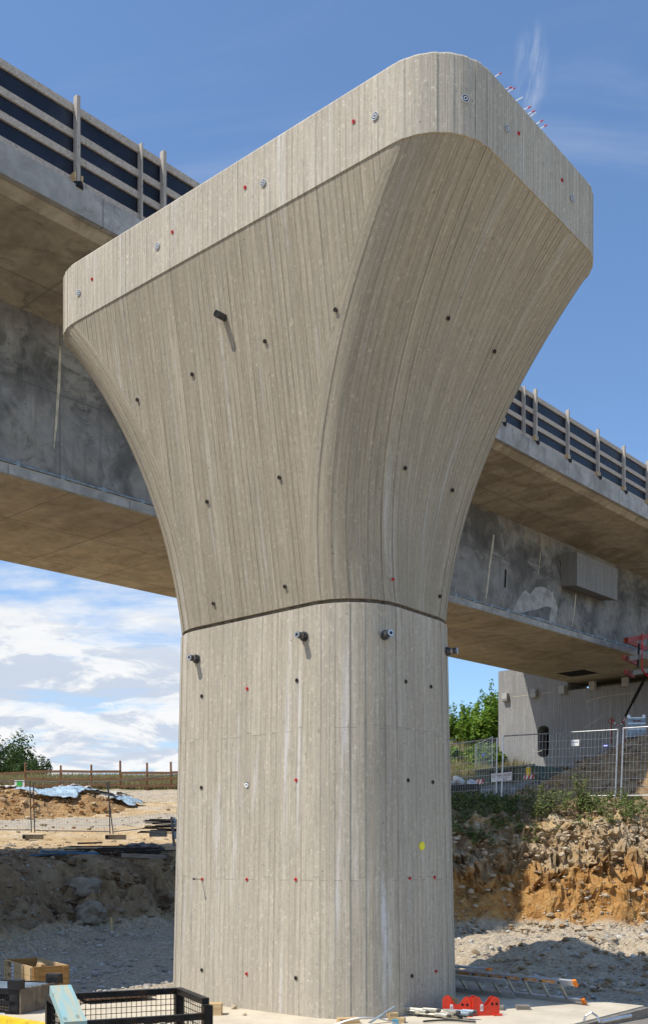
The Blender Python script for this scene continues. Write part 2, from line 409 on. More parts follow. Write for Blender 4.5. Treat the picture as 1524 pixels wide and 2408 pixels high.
M['darkleaf']=islandmat('dark_leaf',[(.03,.065,.015),(.06,.11,.025),(.11,.16,.045)],.6,.3)
M['weedleaf']=islandmat('weed_leaf',[(.07,.12,.03),(.13,.18,.05),(.20,.25,.085),(.28,.25,.11)],.7,.3)
M['straw']=islandmat('dry_grass',[(.24,.20,.07),(.36,.30,.13),(.50,.42,.22),(.18,.20,.05)],.8,.3)
M['bark']=simple('bark',(.10,.07,.045),.95,var=.4,sc=9)
M['spoil']=None

# ------------------------------------------------------------------ ground
PH=-.7021; CP,SP=math.cos(PH),math.sin(PH); PX,PY=-.1794,14.0
T=Vector((CP,SP,0)); D=Vector((-SP,CP,0))           # pier's long axis; bridge axis
def plocal(X,Y):
    return (X-PX)*CP+(Y-PY)*SP, -(X-PX)*SP+(Y-PY)*CP
def nz(x,y,s,o=4,seed=0.0): return noise.fractal(Vector((x*s,y*s,seed)),.9,2.1,o)
LEFT=[(20,2.0),(27,2.1),(39,2.76),(50,4.2),(65,6.6),(75,8.15),(86,8.5),(120,8.5),(400,0)]
RIGHT=[(28.5,3.62),(31,3.75),(40,4.35),(46,4.72),(57,6.6),(66,9.2),(78,11.2),(100,11.6),(400,2)]
def ground_raw(X,Y):
    lx,ly=plocal(X,Y)
    floor=-.14+.16*sst(-1.4,-2.6,lx)
    floor-=.26*sst(-2.6,-4.2,lx)*sst(13.5,15,Y)
    floor=lerp(floor,.30,sst(17,25.5,Y))
    r2=math.hypot((X-5.6)/4.2,(Y-20.0)/2.3)
    if r2<1: floor+=.42*(1-r2*r2)**1.5*(1+.5*nz(X,Y,1.2,3,33.0))
    # left bank
    wob=.35*nz(X,Y,.5,3,5.0)
    w=(X+6.6)*(-.869)+(Y-21)*.495+wob
    pl=interp(Y,LEFT)
    w+=.55*nz(X*.8,Y*.8,.9,4,15.0)
    kl=interp(w,[(-.6,0),(.1,.09),(.7,.42),(1.3,.78),(1.9,.96),(2.6,1.0)])
    zl=lerp(floor,pl,kl)
    # right cut
    yy=Y-(.5*nz(X,0,.35,3,9.0))
    pr=interp(Y,RIGHT)
    if yy<28.6:
        kr=interp(yy,[(24.0,0),(24.6,.07),(25.1,.27),(25.5,.47),(26.0,.63),(26.5,.76),(27.2,.88),(28.6,1.0)])
        zr=lerp(floor,pr,kr)
    else: zr=pr
    # open cutting through which the two sides meet, hidden behind the pier
    f=sst(-2.6,2.8,X-(Y-25)*.10)
    z=lerp(zl,zr,f)
    steep=max(0,1-abs(kl-.5)*2)*(1-f) if f<1 else 0
    if yy<28.6: steep=max(steep,max(0,1-abs(kr-.5)*1.7)*f)
    return z,f,kl,(kr if yy<28.6 else 1.0),steep,lx,ly
def mound(X,Y):
    dx,dy=(X-15.0)/8.9,(Y-36.0)/5.3
    r=math.hypot(dx,dy); return 4.0*max(0,1-r)**.95 if r<1 else 0
def H(X,Y):
    z,*_=ground_raw(X,Y); return z
def ground():
    xs=[]; x=-15.0
    while x<15: xs.append(x); x+=(.075 if -11<x<11 else .12)
    g=.15
    while x<400: xs.append(x); x+=g; g*=1.22
    neg=[]; x=-15.1; g=.15
    while x>-400: neg.append(x); x-=g; g*=1.22
    xs=neg[::-1]+xs
    ys=[]; y=-6.3; g=.5
    while y>-420: ys.append(y); y-=g; g*=1.28
    ys=ys[::-1]; y=-6.0
    while y<17: ys.append(y); y+=.22
    while y<30: ys.append(y); y+=.065
    while y<82: ys.append(y); y+=.25
    g=.4
    while y<500: ys.append(y); y+=g; g*=1.25
    nx,ny=len(xs),len(ys); vs=[]; zone=[]
    for Y in ys:
        for X in xs:
            z,f,kl,kr,st,lx,ly=ground_raw(X,Y)
            inslab=(-2.1<lx<3.9 and -5.2<ly<2.5)
            a=.03+.06*sst(17,21,Y)
            if -30<Y<95 and abs(X)<60:
                z+=a*nz(X,Y,1.1,3,1.0)*(0 if inslab else 1)
                if 18<Y<31:
                    z+=.035*nz(X,Y,4.5,3,2.0)
                    s2=st*.8
                    if s2>.02:
                        z+=s2*(.60*nz(X*1.0,z*1.2+Y*.5,1.6,4,3.0)+.30*noise.noise(Vector((X*3.7,z*5.0,Y*2)))+.12*noise.noise(Vector((X*9,z*10,Y*5))))
                        wv=.25*noise.noise(Vector((X*2.1,Y*2.1,z*2))); z+=s2*(.13*(noise.cell(Vector((X*3.1+wv*3,Y*3.6+wv*2,z*4.2-wv*3)))-.5)+.07*(noise.cell(Vector((X*6.3-wv*4,Y*6.6,z*8+wv*5)))-.5))
                    elif kr>.7 and f>.5: z+=.10*nz(X,Y,1.6,4,4.0)
            dYo=0
            if st>.02 and f>.5: dYo=-.42*st*nz(X*.9,z*1.3,1.5,5,7.0)-.18*st*noise.noise(Vector((X*5,z*6,1)))-(.22 if z>1.15 else .08)*st*(noise.cell(Vector((X*2.7+.6*noise.noise(Vector((X*3,z*3,0))),z*5.5+.8*noise.noise(Vector((X*2.5,z*3,4))),.5)))-.5)-(.15 if z>1.1 else .07)*st*(noise.cell(Vector((X*6.1+.7*noise.noise(Vector((X*5,z*5,8))),z*11+noise.noise(Vector((X*5,z*6,3))),2.5)))-.5)
            if lx>-2.0 and lx<3.8 and ly>-5 and ly<2.4: z=min(z,-.22)
            vs.append((X,Y+dYo,z))
            # colour zones: gravel, clay, grass, brown
            n=nz(X,Y,.6,3,6.0); n2=nz(X,Y,.25,3,8.0)
            gv=cl=gs=br=0.0
            if Y<27:
                gv=.85 if kl<.15 or f>.5 else .35
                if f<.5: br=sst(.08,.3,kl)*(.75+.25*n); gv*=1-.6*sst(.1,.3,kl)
                else:
                    cl=sst(.03,.08,kr)*sst(.56,.40,kr+.10*n); gv=.75*sst(.12,.03,kr)
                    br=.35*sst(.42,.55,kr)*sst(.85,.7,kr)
                    cl=max(cl,.25*sst(.8,.95,kr))
            if f<.5 and Y>=27:
                gv=.05
                rd=sst(.1,.5,n2+.3*n); gv=max(gv,.35*rd)
                if Y<29+2*n: br=.5
                # grey haul track crossing the sandy slope
                tr=abs((Y-47-.35*(X+10))+1.5*n2)
                gv=max(gv,.95*sst(4.0,1.6,tr)); 
                if Y>56: gv=max(gv,.7*sst(56,59,Y))
                cl=.35*sst(.0,.6,n)*(1-gv)
                gs=sst(64,65.5,Y+.8*n)
            if f>=.5 and Y>=27:
                br=.7; gv=.2
                gs=sst(50,56,Y+2*n)*.9
            zone.append((gv,cl,gs,br))
    fs=[(j*nx+i,j*nx+i+1,(j+1)*nx+i+1,(j+1)*nx+i) for j in range(ny-1) for i in range(nx-1)]
    mb=MB(); mb.v=vs; mb.f=fs
    o=mb.build('ground',M['ground'],smooth=False)
    ca=o.data.attributes.new('zone','FLOAT_COLOR','POINT')
    flat=[c for zc in zone for c in (max(0,min(1,zc[0])),max(0,min(1,zc[1])),max(0,min(1,zc[2])),max(0,min(1,zc[3])))]
    ca.data.foreach_set('color',flat)
    tag(o,'bare excavated site ground of gravel, sand and clay rising to a grassy field','ground',kind='structure')
ground()

# concrete slab under the pier
mb=MB(); 
s_=thing('concrete_slab','pale concrete base slab the new pier stands on','slab',(PX,PY,0),PH); s_['kind']='structure'
mb.box((.9,-1.35,-.12),(5.7,7.3,.24)); mb.build('slab_body',M['slab'],s_)
mb=MB().box((3.79,-1.35,-.14),(.08,7.3,.25)); mb.build('edge_board',M['greywood'],s_)

# ------------------------------------------------------------------ new pier
A_,B_,R_,a_,b_,r_=3.516,1.890,.768,1.797,1.189,.795
ZT,ZB,ZJ=8.442+CAMZ,7.597+CAMZ,3.177+CAMZ
def flare(s):
    ga=-.02*s+.90*s*s+.12*s**3; gb=s
    return a_+(A_-a_)*ga, b_+(B_-b_)*gb, r_+(R_-r_)*s
def dims(z):
    if z>=ZB: return A_,B_,R_
    if z>=ZJ: return flare((z-ZJ)/(ZB-ZJ))
    k=(ZJ-z)/ZJ*.0955; return a_+k,b_+k,r_+k*.5
def sdf(x,y,z):
    a,b,r=dims(z); qx,qy=abs(x)-a+r,abs(y)-b+r
    return math.hypot(max(qx,0),max(qy,0))+min(max(qx,qy),0)-r
def hit(u,v):
    d=Vector(((u-CX)/F,1,-(v-V0)/F)); o=Vector((0,0,CAMZ)); Y=9.0; last=None
    while Y<18:
        p=o+d*Y; x,y=plocal(p.x,p.y)
        if sdf(x,y,p.z)<0: break
        Y+=.01
    lo,hi=Y-.01,Y
    for _ in range(20):
        mid=(lo+hi)/2; p=o+d*mid; x,y=plocal(p.x,p.y)
        if sdf(x,y,p.z)<0: hi=mid
        else: lo=mid
    p=o+d*lo; x,y=plocal(p.x,p.y); e=.004
    n=Vector((sdf(x+e,y,p.z)-sdf(x-e,y,p.z),sdf(x,y+e,p.z)-sdf(x,y-e,p.z),sdf(x,y,p.z+e)-sdf(x,y,p.z-e))).normalized()
    return Vector((x,y,p.z))+n*.009,n
NARC=14; BW=.0875
def section(a,b,r):
    """points counter-clockwise, with board coordinate; list of (x,y) and per-segment u ranges"""
    P=[]; 
    for q,(sx,sy) in enumerate(((1,1),(-1,1),(-1,-1),(1,-1))):
        for k in range(NARC):
            d=STEP[(q*NARC+k)%len(STEP)]
            for kk in (k,k+1):
                t=PI/2*q+PI/2*kk/NARC; rr=r+d
                P.append((sx*(a-r)+rr*math.cos(t),sy*(b-r)+rr*math.sin(t)))
    return P
_rs=random.Random(77); STEP=[(.0012 if k%2 else -.0012) if k%14 in(0,13) else (.003 if k%2 else -.0025)+_rs.uniform(-.002,.002) for k in range(56)]
def loft(zs, dimf, capb, capt, short_conv=False):
    mb=MB(); m_=2*NARC; n=4*m_; rows=[]
    for z in zs: rows.append((z,dimf(z)))
    for z,(a,b,r) in rows: mb.v += [(x,y,z) for x,y in section(a,b,r)]
    for j in range(len(rows)-1):
        z0,(a0,b0,r0)=rows[j]; z1,(a1,b1,r1)=rows[j+1]
        for k in range(n):
            k2=(k+1)%n; q=k//m_; i=k%m_
            mb.f.append((j*n+k,j*n+k2,(j+1)*n+k2,(j+1)*n+k))
            base=q*17.5+.7
            if i<m_-1:
                f=i//2; u=(base+BW*f+.004,base+BW*(f+1)-.004) if i%2==0 else (base+BW*(f+1)-.001,base+BW*(f+1)+.001)
                uu=(u[0],u[1],u[1],u[0])
            else:
                # flat between corners: q0 -> +y face, q1 -> -x, q2 -> -y, q3 -> +x
                if q in(0,2):
                    h0,h1=a0-r0,a1-r1; sg=-1 if q==0 else 1
                    uu=(base+8-h0,base+8+h0,base+8+h1,base+8-h1)
                else:
                    if short_conv: uu=(base+8-.85,base+8+.85,base+8+.85,base+8-.85)
                    else:
                        h0,h1=b0-r0,b1-r1; uu=(base+8-h0,base+8+h0,base+8+h1,base+8-h1)
            mb.uv.append(((uu[0],z0),(uu[1],z0),(uu[2],z1),(uu[3],z1)))
    if capb:
        mb.f.append(tuple(range(n-1,-1,-1))); mb.uv.append(tuple((mb.v[i][0],mb.v[i][1]) for i in range(n-1,-1,-1)))
    if capt:
        o=(len(rows)-1)*n; mb.f.append(tuple(range(o,o+n))); mb.uv.append(tuple((mb.v[i][0],mb.v[i][1]) for i in range(o,o+n)))
    return mb
pier=thing('bridge_pier','new pale board-marked concrete bridge pier with flared hammerhead top','bridge pier',(PX,PY,0),PH)
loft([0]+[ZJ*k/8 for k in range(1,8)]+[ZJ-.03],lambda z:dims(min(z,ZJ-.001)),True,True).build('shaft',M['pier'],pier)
loft([ZJ-.028,ZJ+.02],lambda z:(a_-.035,b_-.035,r_-.03),False,False).build('construction_joint',M['groove'],pier)
NF=110
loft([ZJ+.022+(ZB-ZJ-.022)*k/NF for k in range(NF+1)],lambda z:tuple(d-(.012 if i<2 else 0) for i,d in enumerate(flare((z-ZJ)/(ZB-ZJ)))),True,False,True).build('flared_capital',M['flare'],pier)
def headd(z):
    k=max(0,(z-(ZT-.03))/.03)*.02; return A_-k,B_-k,R_-k
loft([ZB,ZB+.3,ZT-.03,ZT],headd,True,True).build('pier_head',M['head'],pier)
def disc(u,v,r,mat,name,h=.004):
    p,n=hit(u,v); MB().tube(p-n*.012,p+n*h,r,n=16).build(name,mat,pier)
    return p,n
for u,v in ((475.3,1638),(698.8,1601),(953.6,1604),(1012.8,1616),(474.4,1853.5),(959,1836.5),(1017,1840.7),(475.5,2283),(696.5,2302),(968,2297),
            (657,1123),(487,1180),(623,802),(452,880),(323,940),(789,728),(1054,748),(1163,826),(953,1101),(1064,1153),(670,1380),(502,1420),(1035,1403)):
    p,n=hit(u,v); MB().tube(p-n*.02,p+n*.003,.021,n=14).build('tie_hole',M['hole'],pier)
    MB().ring(p,n,.021,.026,.002).build('hole_rim',M['groove'],pier)
for u,v in ((582,1620.5),(697,1835.6),(581,2069.6),(696,2069.6),(475.8,2069),(962.8,2067),(1021.5,2064.6),(580.5,2292),(1025,2286),(577,440),(832,285),(406,545),(217,656),(1219,313),(1321,423),(924,1363)):
    p,n=hit(u,v)
    c=MB().tube(p-n*.01,p+n*.004,.020,n=14).build('red_plug',M['redplug'],pier)
    MB().tube(p,p+n*.006,.009,n=8).build('plug_core',M['hole'],c)
p,n=hit(581.4,1845.7); MB().tube(p-n*.01,p+n*.004,.028,n=14).build('tie_hole',M['hole'],pier); MB().ring(p-Vector((0,0,.01)),n,.014,.03,.006).build('hole_rim',M['ringwhite'],pier)
for u,v in ((620,430),(883,273),(371,579),(186,689),(1093,232),(1191,304),(1345,468)):
    p,n=hit(u,v); 
    c=MB().ring(p,n,.022,.037,.006).build('anchor_socket',M['ringblue'],pier)
    MB().ring(p,n,.037,.0415,.007).build('outer_rim',M['ringwhite'],c)
    MB().ring(p,n,.014,.022,.009).build('inner_rim',M['ringwhite'],c)
    MB().tube(p-n*.01,p+n*.004,.016,n=12).build('socket_bore',M['hole'],c)
disc(991.2,1990.7,.052,M['yellowdot'],'yellow_cap',.008)
for u,v in ((716.8,1498),(464,1551),(903.6,1495),(1049.6,1533)):
    p,n=hit(u,v)
    c=MB().tube(p-n*.01,p+n*.025,.058,n=18).build('anchor_bolt',M['bolt'],pier)
    MB().tube(p+n*.02,p+n*.055,.048,.042,n=6).build('nut',M['bolt'],c)
    MB().tube(p+n*.05,p+n*.075,.034,n=14).build('shank',M['zinc'],c)
    MB().tube(p+n*.075,p+n*.135,.040,n=14).build('sleeve',M['bolt'],c)
    MB().ring(p+n*.135,n,.020,.040,.004).build('bolt_end',M['galv'],c)
    MB().tube(p+n*.12,p+n*.137,.020,n=10).build('bolt_bore',M['hole'],c)
p,n=hit(527,746); dn=(n+Vector((0,0,.12))).normalized()
c=MB().ring(p-dn*.02,dn,.034,.042,.15,n=16).build('drain_pipe',M['bolt'],pier)
MB().tube(p-dn*.02,p+dn*.128,.034,n=14).build('pipe_bore',M['hole'],c)
p,n=hit(475.8,2069); c=MB().tube(p,p+n*.14,.008,n=8).build('threaded_rod',M['zinc'],pier); MB().tube(p+n*.13,p+n*.15,.016,n=6).build('rod_nut',M['bolt'],c)
for u,v,l,dy,dz,mt in ((1170,181,.085,.0,.02,0),(1192,206,.10,.06,-.005,1),(1202,217,.095,0,.02,0),(1220,237,.11,.02,.01,2),(1235,256,.12,.05,.0,1),(1247,271,.11,.03,.01,1),(1254,277,.085,-.03,.03,2),(1268,293,.09,0,.025,1),(1278,303,.085,0,.03,1)):
    Y0=0
    best=min((i*.02-1.9 for i in range(190)),key=lambda y:abs((lambda q:(q.x/q.y*F+CX)-u)(Vector((PX,PY,0))+T*A_+D*y)))
    p0=Vector((A_-.3,best-dy*.5,ZT+.008)); d=Vector((.3+l,dy,dz)); d.normalize(); L=.3+l*.5
    c=MB().tube(p0,p0+d*L,.0055,n=8).build('starter_bar',M['ringwhite'],pier)
    q=p0+d*L
    if mt<2: MB().tube(q-d*(.02 if mt==0 else .035),q+d*.002,.0068,n=8).build('red_sleeve',M['stripe'],c)

# ------------------------------------------------------------------ old viaduct
BD=Vector((.654,.756,.0326)); BE=Vector((-.756,.654,0)); BO=Vector((0,25,CAMZ))
KB=1.04
def BP(s,e,z): return Vector((0,0,CAMZ))+(Vector((0,25,0))+BD*s+BE*e+Vector((0,0,z)))*KB
def extrude_section(pts, s0, s1, ds, uvflip=None):
    mb=MB(); n=len(pts); ns=int((s1-s0)/ds)+1
    cum=[0]
    for (e0,z0),(e1,z1) in zip(pts,pts[1:]+pts[:1]): cum.append(cum[-1]+math.hypot(e1-e0,z1-z0))
    for i in range(ns+1):
        s=s0+(s1-s0)*i/ns
        mb.v += [tuple(BP(s,e,z)) for e,z in pts]
    for i in range(ns):
        sa=s0+(s1-s0)*i/ns; sb=s0+(s1-s0)*(i+1)/ns
        for k in range(n):
            k2=(k+1)%n
            mb.f.append((i*n+k,(i+1)*n+k,(i+1)*n+k2,i*n+k2))
            mb.uv.append(((sa,cum[k]),(sb,cum[k]),(sb,cum[k+1]),(sa,cum[k+1])))
    for off,rev in((0,False),(ns*n,True)):
        f=[off+k for k in range(n)]
        if rev: f=f[::-1]
        mb.f.append(tuple(f)); mb.uv.append(tuple((pts[k%n][0],pts[k%n][1]) for k in (range(n) if not rev else range(n-1,-1,-1))))
    return mb
viad=thing('viaduct','old stained concrete box girder viaduct running behind the new pier','viaduct',(0,0,0))
S0,S1=-27.0,62.0
# cantilever slab with drip edge (near, far), fascia, webs, bottom slab
extrude_section([(0.12,12.69),(0.35,12.56),(3.46,12.47),(9.38,12.47),(12.6,12.60),(12.9,12.7),(12.9,12.95),(0.12,12.95)],S0,S1,1.5).build('deck_slab',M['cant'],viad)
extrude_section([(0,12.69),(.115,12.69),(.115,13.24),(0,13.24)],S0,S1,1.5).build('edge_beam',M['fascia'],viad)
extrude_section([(12.905,12.69),(13.0,12.69),(13.0,13.24),(12.905,13.24)],S0,S1,3).build('edge_beam',M['fascia'],viad)
extrude_section([(.4,12.955),(12.6,12.955),(12.6,13.1),(.4,13.1)],S0,S1,3).build('road_deck',M['fascia'],viad)
extrude_section([(3.46,8.94),(3.76,8.94),(3.76,12.465),(3.46,12.465)],S0,S1,1.5).build('web',M['web'],viad)
extrude_section([(9.08,8.94),(9.38,8.94),(9.38,12.465),(9.08,12.465)],S0,S1,3).build('web',M['web'],viad)
extrude_section([(3.36,8.68),(9.38,8.68),(9.38,8.935),(3.36,8.935)],S0,S1,1.5).build('bottom_slab',M['soffit'],viad)
# narrow nib along the foot of the web and a conduit on it
extrude_section([(3.335,8.70),(3.357,8.70),(3.357,8.90),(3.335,8.90)],S0,S1,1.5).build('nib',M['fascia'],viad)
mb=MB(); mb.tube(BP(S0,3.42,9.00),BP(S1,3.42,9.00),.035,n=8); con=mb.build('conduit',M['bluegrey'],viad)
s=S0
while s<S1:
    MB().box(BP(s,3.41,8.99),(.10,.10,.12)).build('clip',M['bluegrey'],con) if -14<s<34 else None
    s+=1.15
# anchor block on the web
def s_at(u,e,):   # parameter where the line at offset e crosses picture column u
    q=(u-CX)/F; ox,oy=BE.x*e,25+BE.y*e
    return (q*oy-ox)/(BD.x-q*BD.y)
sb0,sb1=s_at(1357,2.75),s_at(1452,2.75)
mb=MB(); zt,zb=11.95,10.55
P=[BP(s,e,z) for s,e,z in((sb0,3.45,zb+.12),(sb1,3.45,zb+.12),(sb1,2.75,zb),(sb0,2.75,zb),(sb0,3.45,zt),(sb1,3.45,zt),(sb1,2.75,zt-.05),(sb0,2.75,zt-.05))]
mb.add(P,[(0,3,2,1),(4,5,6,7),(0,1,5,4),(2,3,7,6),(0,4,7,3),(1,2,6,5)])
mb.uv=[((0,0),(0,1),(2,1),(2,0)),((0,0),(2,0),(2,1),(0,1)),((0,0),(2,0),(2,1.4),(0,1.4)),((0,0),(2,0),(2,1.4),(0,1.4)),((0,0),(0,1.4),(.7,1.4),(.7,0)),((0,0),(.7,0),(.7,1.4),(0,1.4))]
mb.build('anchor_block',M['blockdark'],viad)
# hatch in the bottom slab
hc=BP(s_at(1358,7.6),7.6,8.672); mb=MB(); mb.add([BP(s_at(1358,7.6)+i*.8,7.6+j*.75,8.673) for i,j in((-1,-1),(1,-1),(1,1),(-1,1))]+[BP(s_at(1358,7.6)+i*.8,7.6+j*.75,8.69) for i,j in((-1,-1),(1,-1),(1,1),(-1,1))],[(3,2,1,0),(0,1,5,4),(1,2,6,5),(2,3,7,6),(3,0,4,7),(4,5,6,7)]); mb.build('access_hatch',M['hole'],viad)
# pale repair patch and lime runs on the web (thin mortar skins)
def websheet(pts,mat,name,t=.012):
    mb=MB(); n=len(pts)
    vs=[BP(s,3.458,z) for s,z in pts]+[BP(s,3.458-t,z) for s,z in pts]
    mb.add(vs,[tuple(range(n)),tuple(range(2*n-1,n-1,-1))]+[(k,n+k,n+(k+1)%n,(k+1)%n) for k in range(n)])
    mb.build(name,mat,viad)
def web_at(u,v):
    s=s_at(u,3.46); p=BP(s,3.46,0); return s,((CAMZ-(v-V0)/F*p.y)-p.z)/KB
M['mortar']=simple('mortar_patch',(.36,.355,.345),.9,var=.25,sc=2.5,dirt=(.24,.24,.24))
M['mortar2']=simple('mortar_patch_dark',(.15,.155,.16),.9,var=.3,sc=3,dirt=(.10,.10,.10))
M['lime']=simple('lime_run',(.52,.48,.38),.9,var=.25,sc=4)
patch=[(1205,1440),(1212,1420),(1225,1398),(1235,1388),(1246,1398),(1258,1382),(1275,1380),(1292,1388),(1304,1405),(1311,1430),(1308,1460),(1300,1487)]
websheet([web_at(u,v) for u,v in patch],M['mortar'],'mortar_patch',.008)
websheet([web_at(u,v) for u,v in ((1212,1447),(1240,1438),(1262,1434),(1285,1426),(1296,1430),(1290,1462),(1268,1452),(1250,1452),(1236,1465))],M['mortar2'],'mortar_patch',.014)
for run in (((1161,1258,3),(1157,1290,3.5),(1150,1340,3),(1146,1380,3.2),(1142,1408,2)),((1300,1392,2),(1297,1416,1.5)),((1354,1398,2.2),(1350,1440,2),(1344,1475,1.2)),((141,815,4),(140,860,6),(138,905,7),(134,960,6),(131,1005,5),(126,1055,2)),((1275,1268,1),(1270,1310,1.2),(1265,1352,.8))):
    lf=[web_at(u-w/2,v) for u,v,w in run]; rt=[web_at(u+w/2,v) for u,v,w in run]
    websheet(lf+rt[::-1],M['lime'],'lime_run',.010)
mb=MB()
a,b=web_at(1189,1340),web_at(1187,1382); mb.bar(BP(a[0],3.452,a[1]),BP(b[0],3.452,b[1]),.10,.016,BE); mb.build('slot',M['hole'],viad)

# timber guard hoarding along the deck edge
hoard=thing('guard_hoarding','timber rail hoarding with dark panels along the old viaduct deck edge','hoarding',(0,0,0))
mb=MB(); 
P=[]
for e in(.17,.195):
    for s,z in((S0,13.25),(S1,13.25),(S1,14.80),(S0,14.80)): P.append(BP(s,e,z))
mb.add(P,[(0,1,2,3),(7,6,5,4),(0,4,5,1),(2,6,7,3),(1,5,6,2),(0,3,7,4)]); mb.build('dark_panel',M['film'],hoard)
for z,h in((14.77,.155),(14.27,.145),(13.83,.145),(13.38,.135)):
    s=S0; k=0
    while s<S1:
        L=min(4.02,S1-s); mb=MB().bar(BP(s,.145,z),BP(s+L-.012,.145,z),.042,h); mb.build('rail',M['batten'],hoard); s+=4.02
posts=[(165,180),(366,383),(1173,1180),(1248,1258),(1323,1334),(1391,1405),(1453,1466),(1512,1522)]
ss=[s_at(b,.09) for a,b in posts]
sp=ss[-1]-ss[-2]
ss=[ss[0]-2.1*k for k in (5,4,3,2,1)]+ss+[ss[-1]+1.75*k for k in range(1,9)]
for s in ss:
    o=MB().bar(BP(s,.075,13.30),BP(s,.075,14.98),.115,.085,(BD.x,BD.y,0)).build('post',M['post'],hoard)
    for sg in(-1,1):
        w=MB().bar(BP(s+sg*.075,.07,13.30),BP(s+sg*.085,.07,13.47),.045,.11,(BE.x,BE.y,0)); w.build('wedge',M['freshwood'],o)
    MB().box(BP(s,.02,13.24),(.16,.16,.10)).build('bracket',M['blacksteel'],o)
for u in(330,1231):
    s=s_at(u,.1); MB().bar(BP(s,.10,13.27),BP(s,.10,14.86),.135,.03,(BD.x,BD.y,0)).build('joint_board',M['post'],hoard)

# ------------------------------------------------------------------ old pier of the viaduct
OPp=Vector((13.06*1.04,54.45*1.04,0)); OP=thing('viaduct_pier','grey board-marked concrete wall pier under the old viaduct, half in shadow','bridge pier',tuple(OPp),PH)
zt=9.69*1.04+CAMZ-.42
def wallbox(x0,x1,y0,y1,z0,z1,mat,name,parent):
    mb=MB(); r=.12
    P=[(x0+.0,y0),(x1,y0),(x1,y1),(x0,y1)]
    mb.v=[(x,y,z) for z in(z0,z1) for x,y in P]
    mb.f=[(0,1,5,4),(1,2,6,5),(2,3,7,6),(3,0,4,7),(4,5,6,7),(3,2,1,0)]
    L,Wd=x1-x0,y1-y0
    mb.uv=[((x0,z0),(x1,z0),(x1,z1),(x0,z1)),((0,z0),(Wd,z0),(Wd,z1),(0,z1)),((0,z0),(L,z0),(L,z1),(0,z1)),((0,z0),(Wd,z0),(Wd,z1),(0,z1)),((0,0),(L,0),(L,Wd),(0,Wd)),((0,0),(L,0),(L,Wd),(0,Wd))]
    return mb.build(name,mat,parent)
# face split round the doorway: rays to the picture give the opening
def oplocal(p): d=p-OPp; return d.dot(T),d.dot(D),p.z
def onface(u,v):
    d=Vector(((u-CX)/F,1,-(v-V0)/F)); k=(OPp.dot(D))/(d.dot(D)); p=d*k+Vector((0,0,CAMZ)); return oplocal(p)
x0=onface(1172,1700)[0]; x1=16.0
dl=onface(1264,1744)[0]; dr=onface(1291,1744)[0]; dzt=onface(1277,1708)[2]; dzb=onface(1277,1782)[2]
zg=5.5
mb=MB()
# front face as a ring round a rounded opening, extruded 1.9 m deep
N=24; cxm,czm=(dl+dr)/2,(dzt+dzb)/2; hw,hh=(dr-dl)/2,(dzt-dzb)/2; rr=hw*.8
op=[]
for q,(sx,sz) in enumerate(((1,1),(-1,1),(-1,-1),(1,-1))):
    for k in range(7):
        t=PI/2*q+PI/2*k/6; op.append((cxm+sx*(hw-rr)+rr*math.cos(t),czm+sz*(hh-rr)+rr*math.sin(t)))
import bmesh
bm=bmesh.new()
outer=[(x1,zt),(x0,zt),(x0,zg),(x1,zg)]
ov=[bm.verts.new((x,0,z)) for x,z in outer]; iv=[bm.verts.new((x,0,z)) for x,z in op]
for q in range(4):
    f=[ov[q]]+[iv[q*7+k] for k in range(6,-1,-1)]
    bm.faces.new(f)
    q2=(q+1)%4
    bm.faces.new([ov[q],ov[q2],iv[q2*7],iv[q*7+6]][::1])
iv2=[bm.verts.new((x,1.2,z)) for x,z in op]; n=len(op)
for k in range(n): bm.faces.new([iv[k],iv[(k+1)%n],iv2[(k+1)%n],iv2[k]])
bk=[bm.verts.new((x,2.4,z)) for x,z in outer]
for q in range(4): bm.faces.new([ov[(q+1)%4],ov[q],bk[q],bk[(q+1)%4]])
bm.faces.new(bk)
bmesh.ops.recalc_face_normals(bm,faces=bm.faces)
uvl=bm.loops.layers.uv.new('UVMap')
for f in bm.faces:
    for l in f.loops: l[uvl].uv=(l.vert.co.x+l.vert.co.y,l.vert.co.z)
me=bpy.data.meshes.new('pier_wall'); bm.to_mesh(me); bm.free(); me.materials.append(M['oldpier'])
o=bpy.data.objects.new('pier_wall',me); COL.objects.link(o); o.parent=OP
MB().box((cxm,1.15,czm),(hw*2-.01,.04,hh*2)).build('door_leaf',M['hole'],OP)
MB().box((cxm+hw*.45,.7,czm),(hw*.8,.05,hh*1.9)).build('door',M['skip'],OP)
# upstand beside the girder
wallbox(x0,-.12,0,2.38,zt+.002,zt+1.6,M['oldpier'],'end_wall',OP)
MB().box((3.0,1.2,zt+.10),(.9,.9,.2)).build('bearing',M['blacksteel'],OP)
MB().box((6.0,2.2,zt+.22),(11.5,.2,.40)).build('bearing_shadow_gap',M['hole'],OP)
M['blockc']=simple('block_concrete',(.42,.42,.41),.9,var=.15,sc=3)
for u,v in((1191,1642),(1258,1633),(1325,1625),(1396,1615),(1473,1606)):
    x,_,z=onface(u,v)
    mb=MB(); pr=[(0,.24),(-.26,.24),(-.26,-.08),(-.22,-.20),(-.12,-.24),(0,-.22)]
    mb.prism(pr,(x-.16,0,z),(0,1,0),(0,0,1),(1,0,0),.32); mb.build('drain_block',M['blockc'],OP)
# pale crack sealing lines
for pts in(((1378,1652),(1405,1642),(1440,1636),(1490,1630)),((1206,1640),(1240,1636),(1300,1628)),((1250,1764),(1262,1770),(1275,1766)),((1375,1713),(1395,1700),(1410,1690),(1416,1680))):
    mb=MB()
    q=[Vector(onface(*p)) for p in pts]
    for a,b in zip(q,q[1:]): mb.bar((a.x,-.004,a.z),(b.x,-.004,b.z),.03,.008,(0,1,0))
    mb.build('sealed_crack',M['lime'],OP)

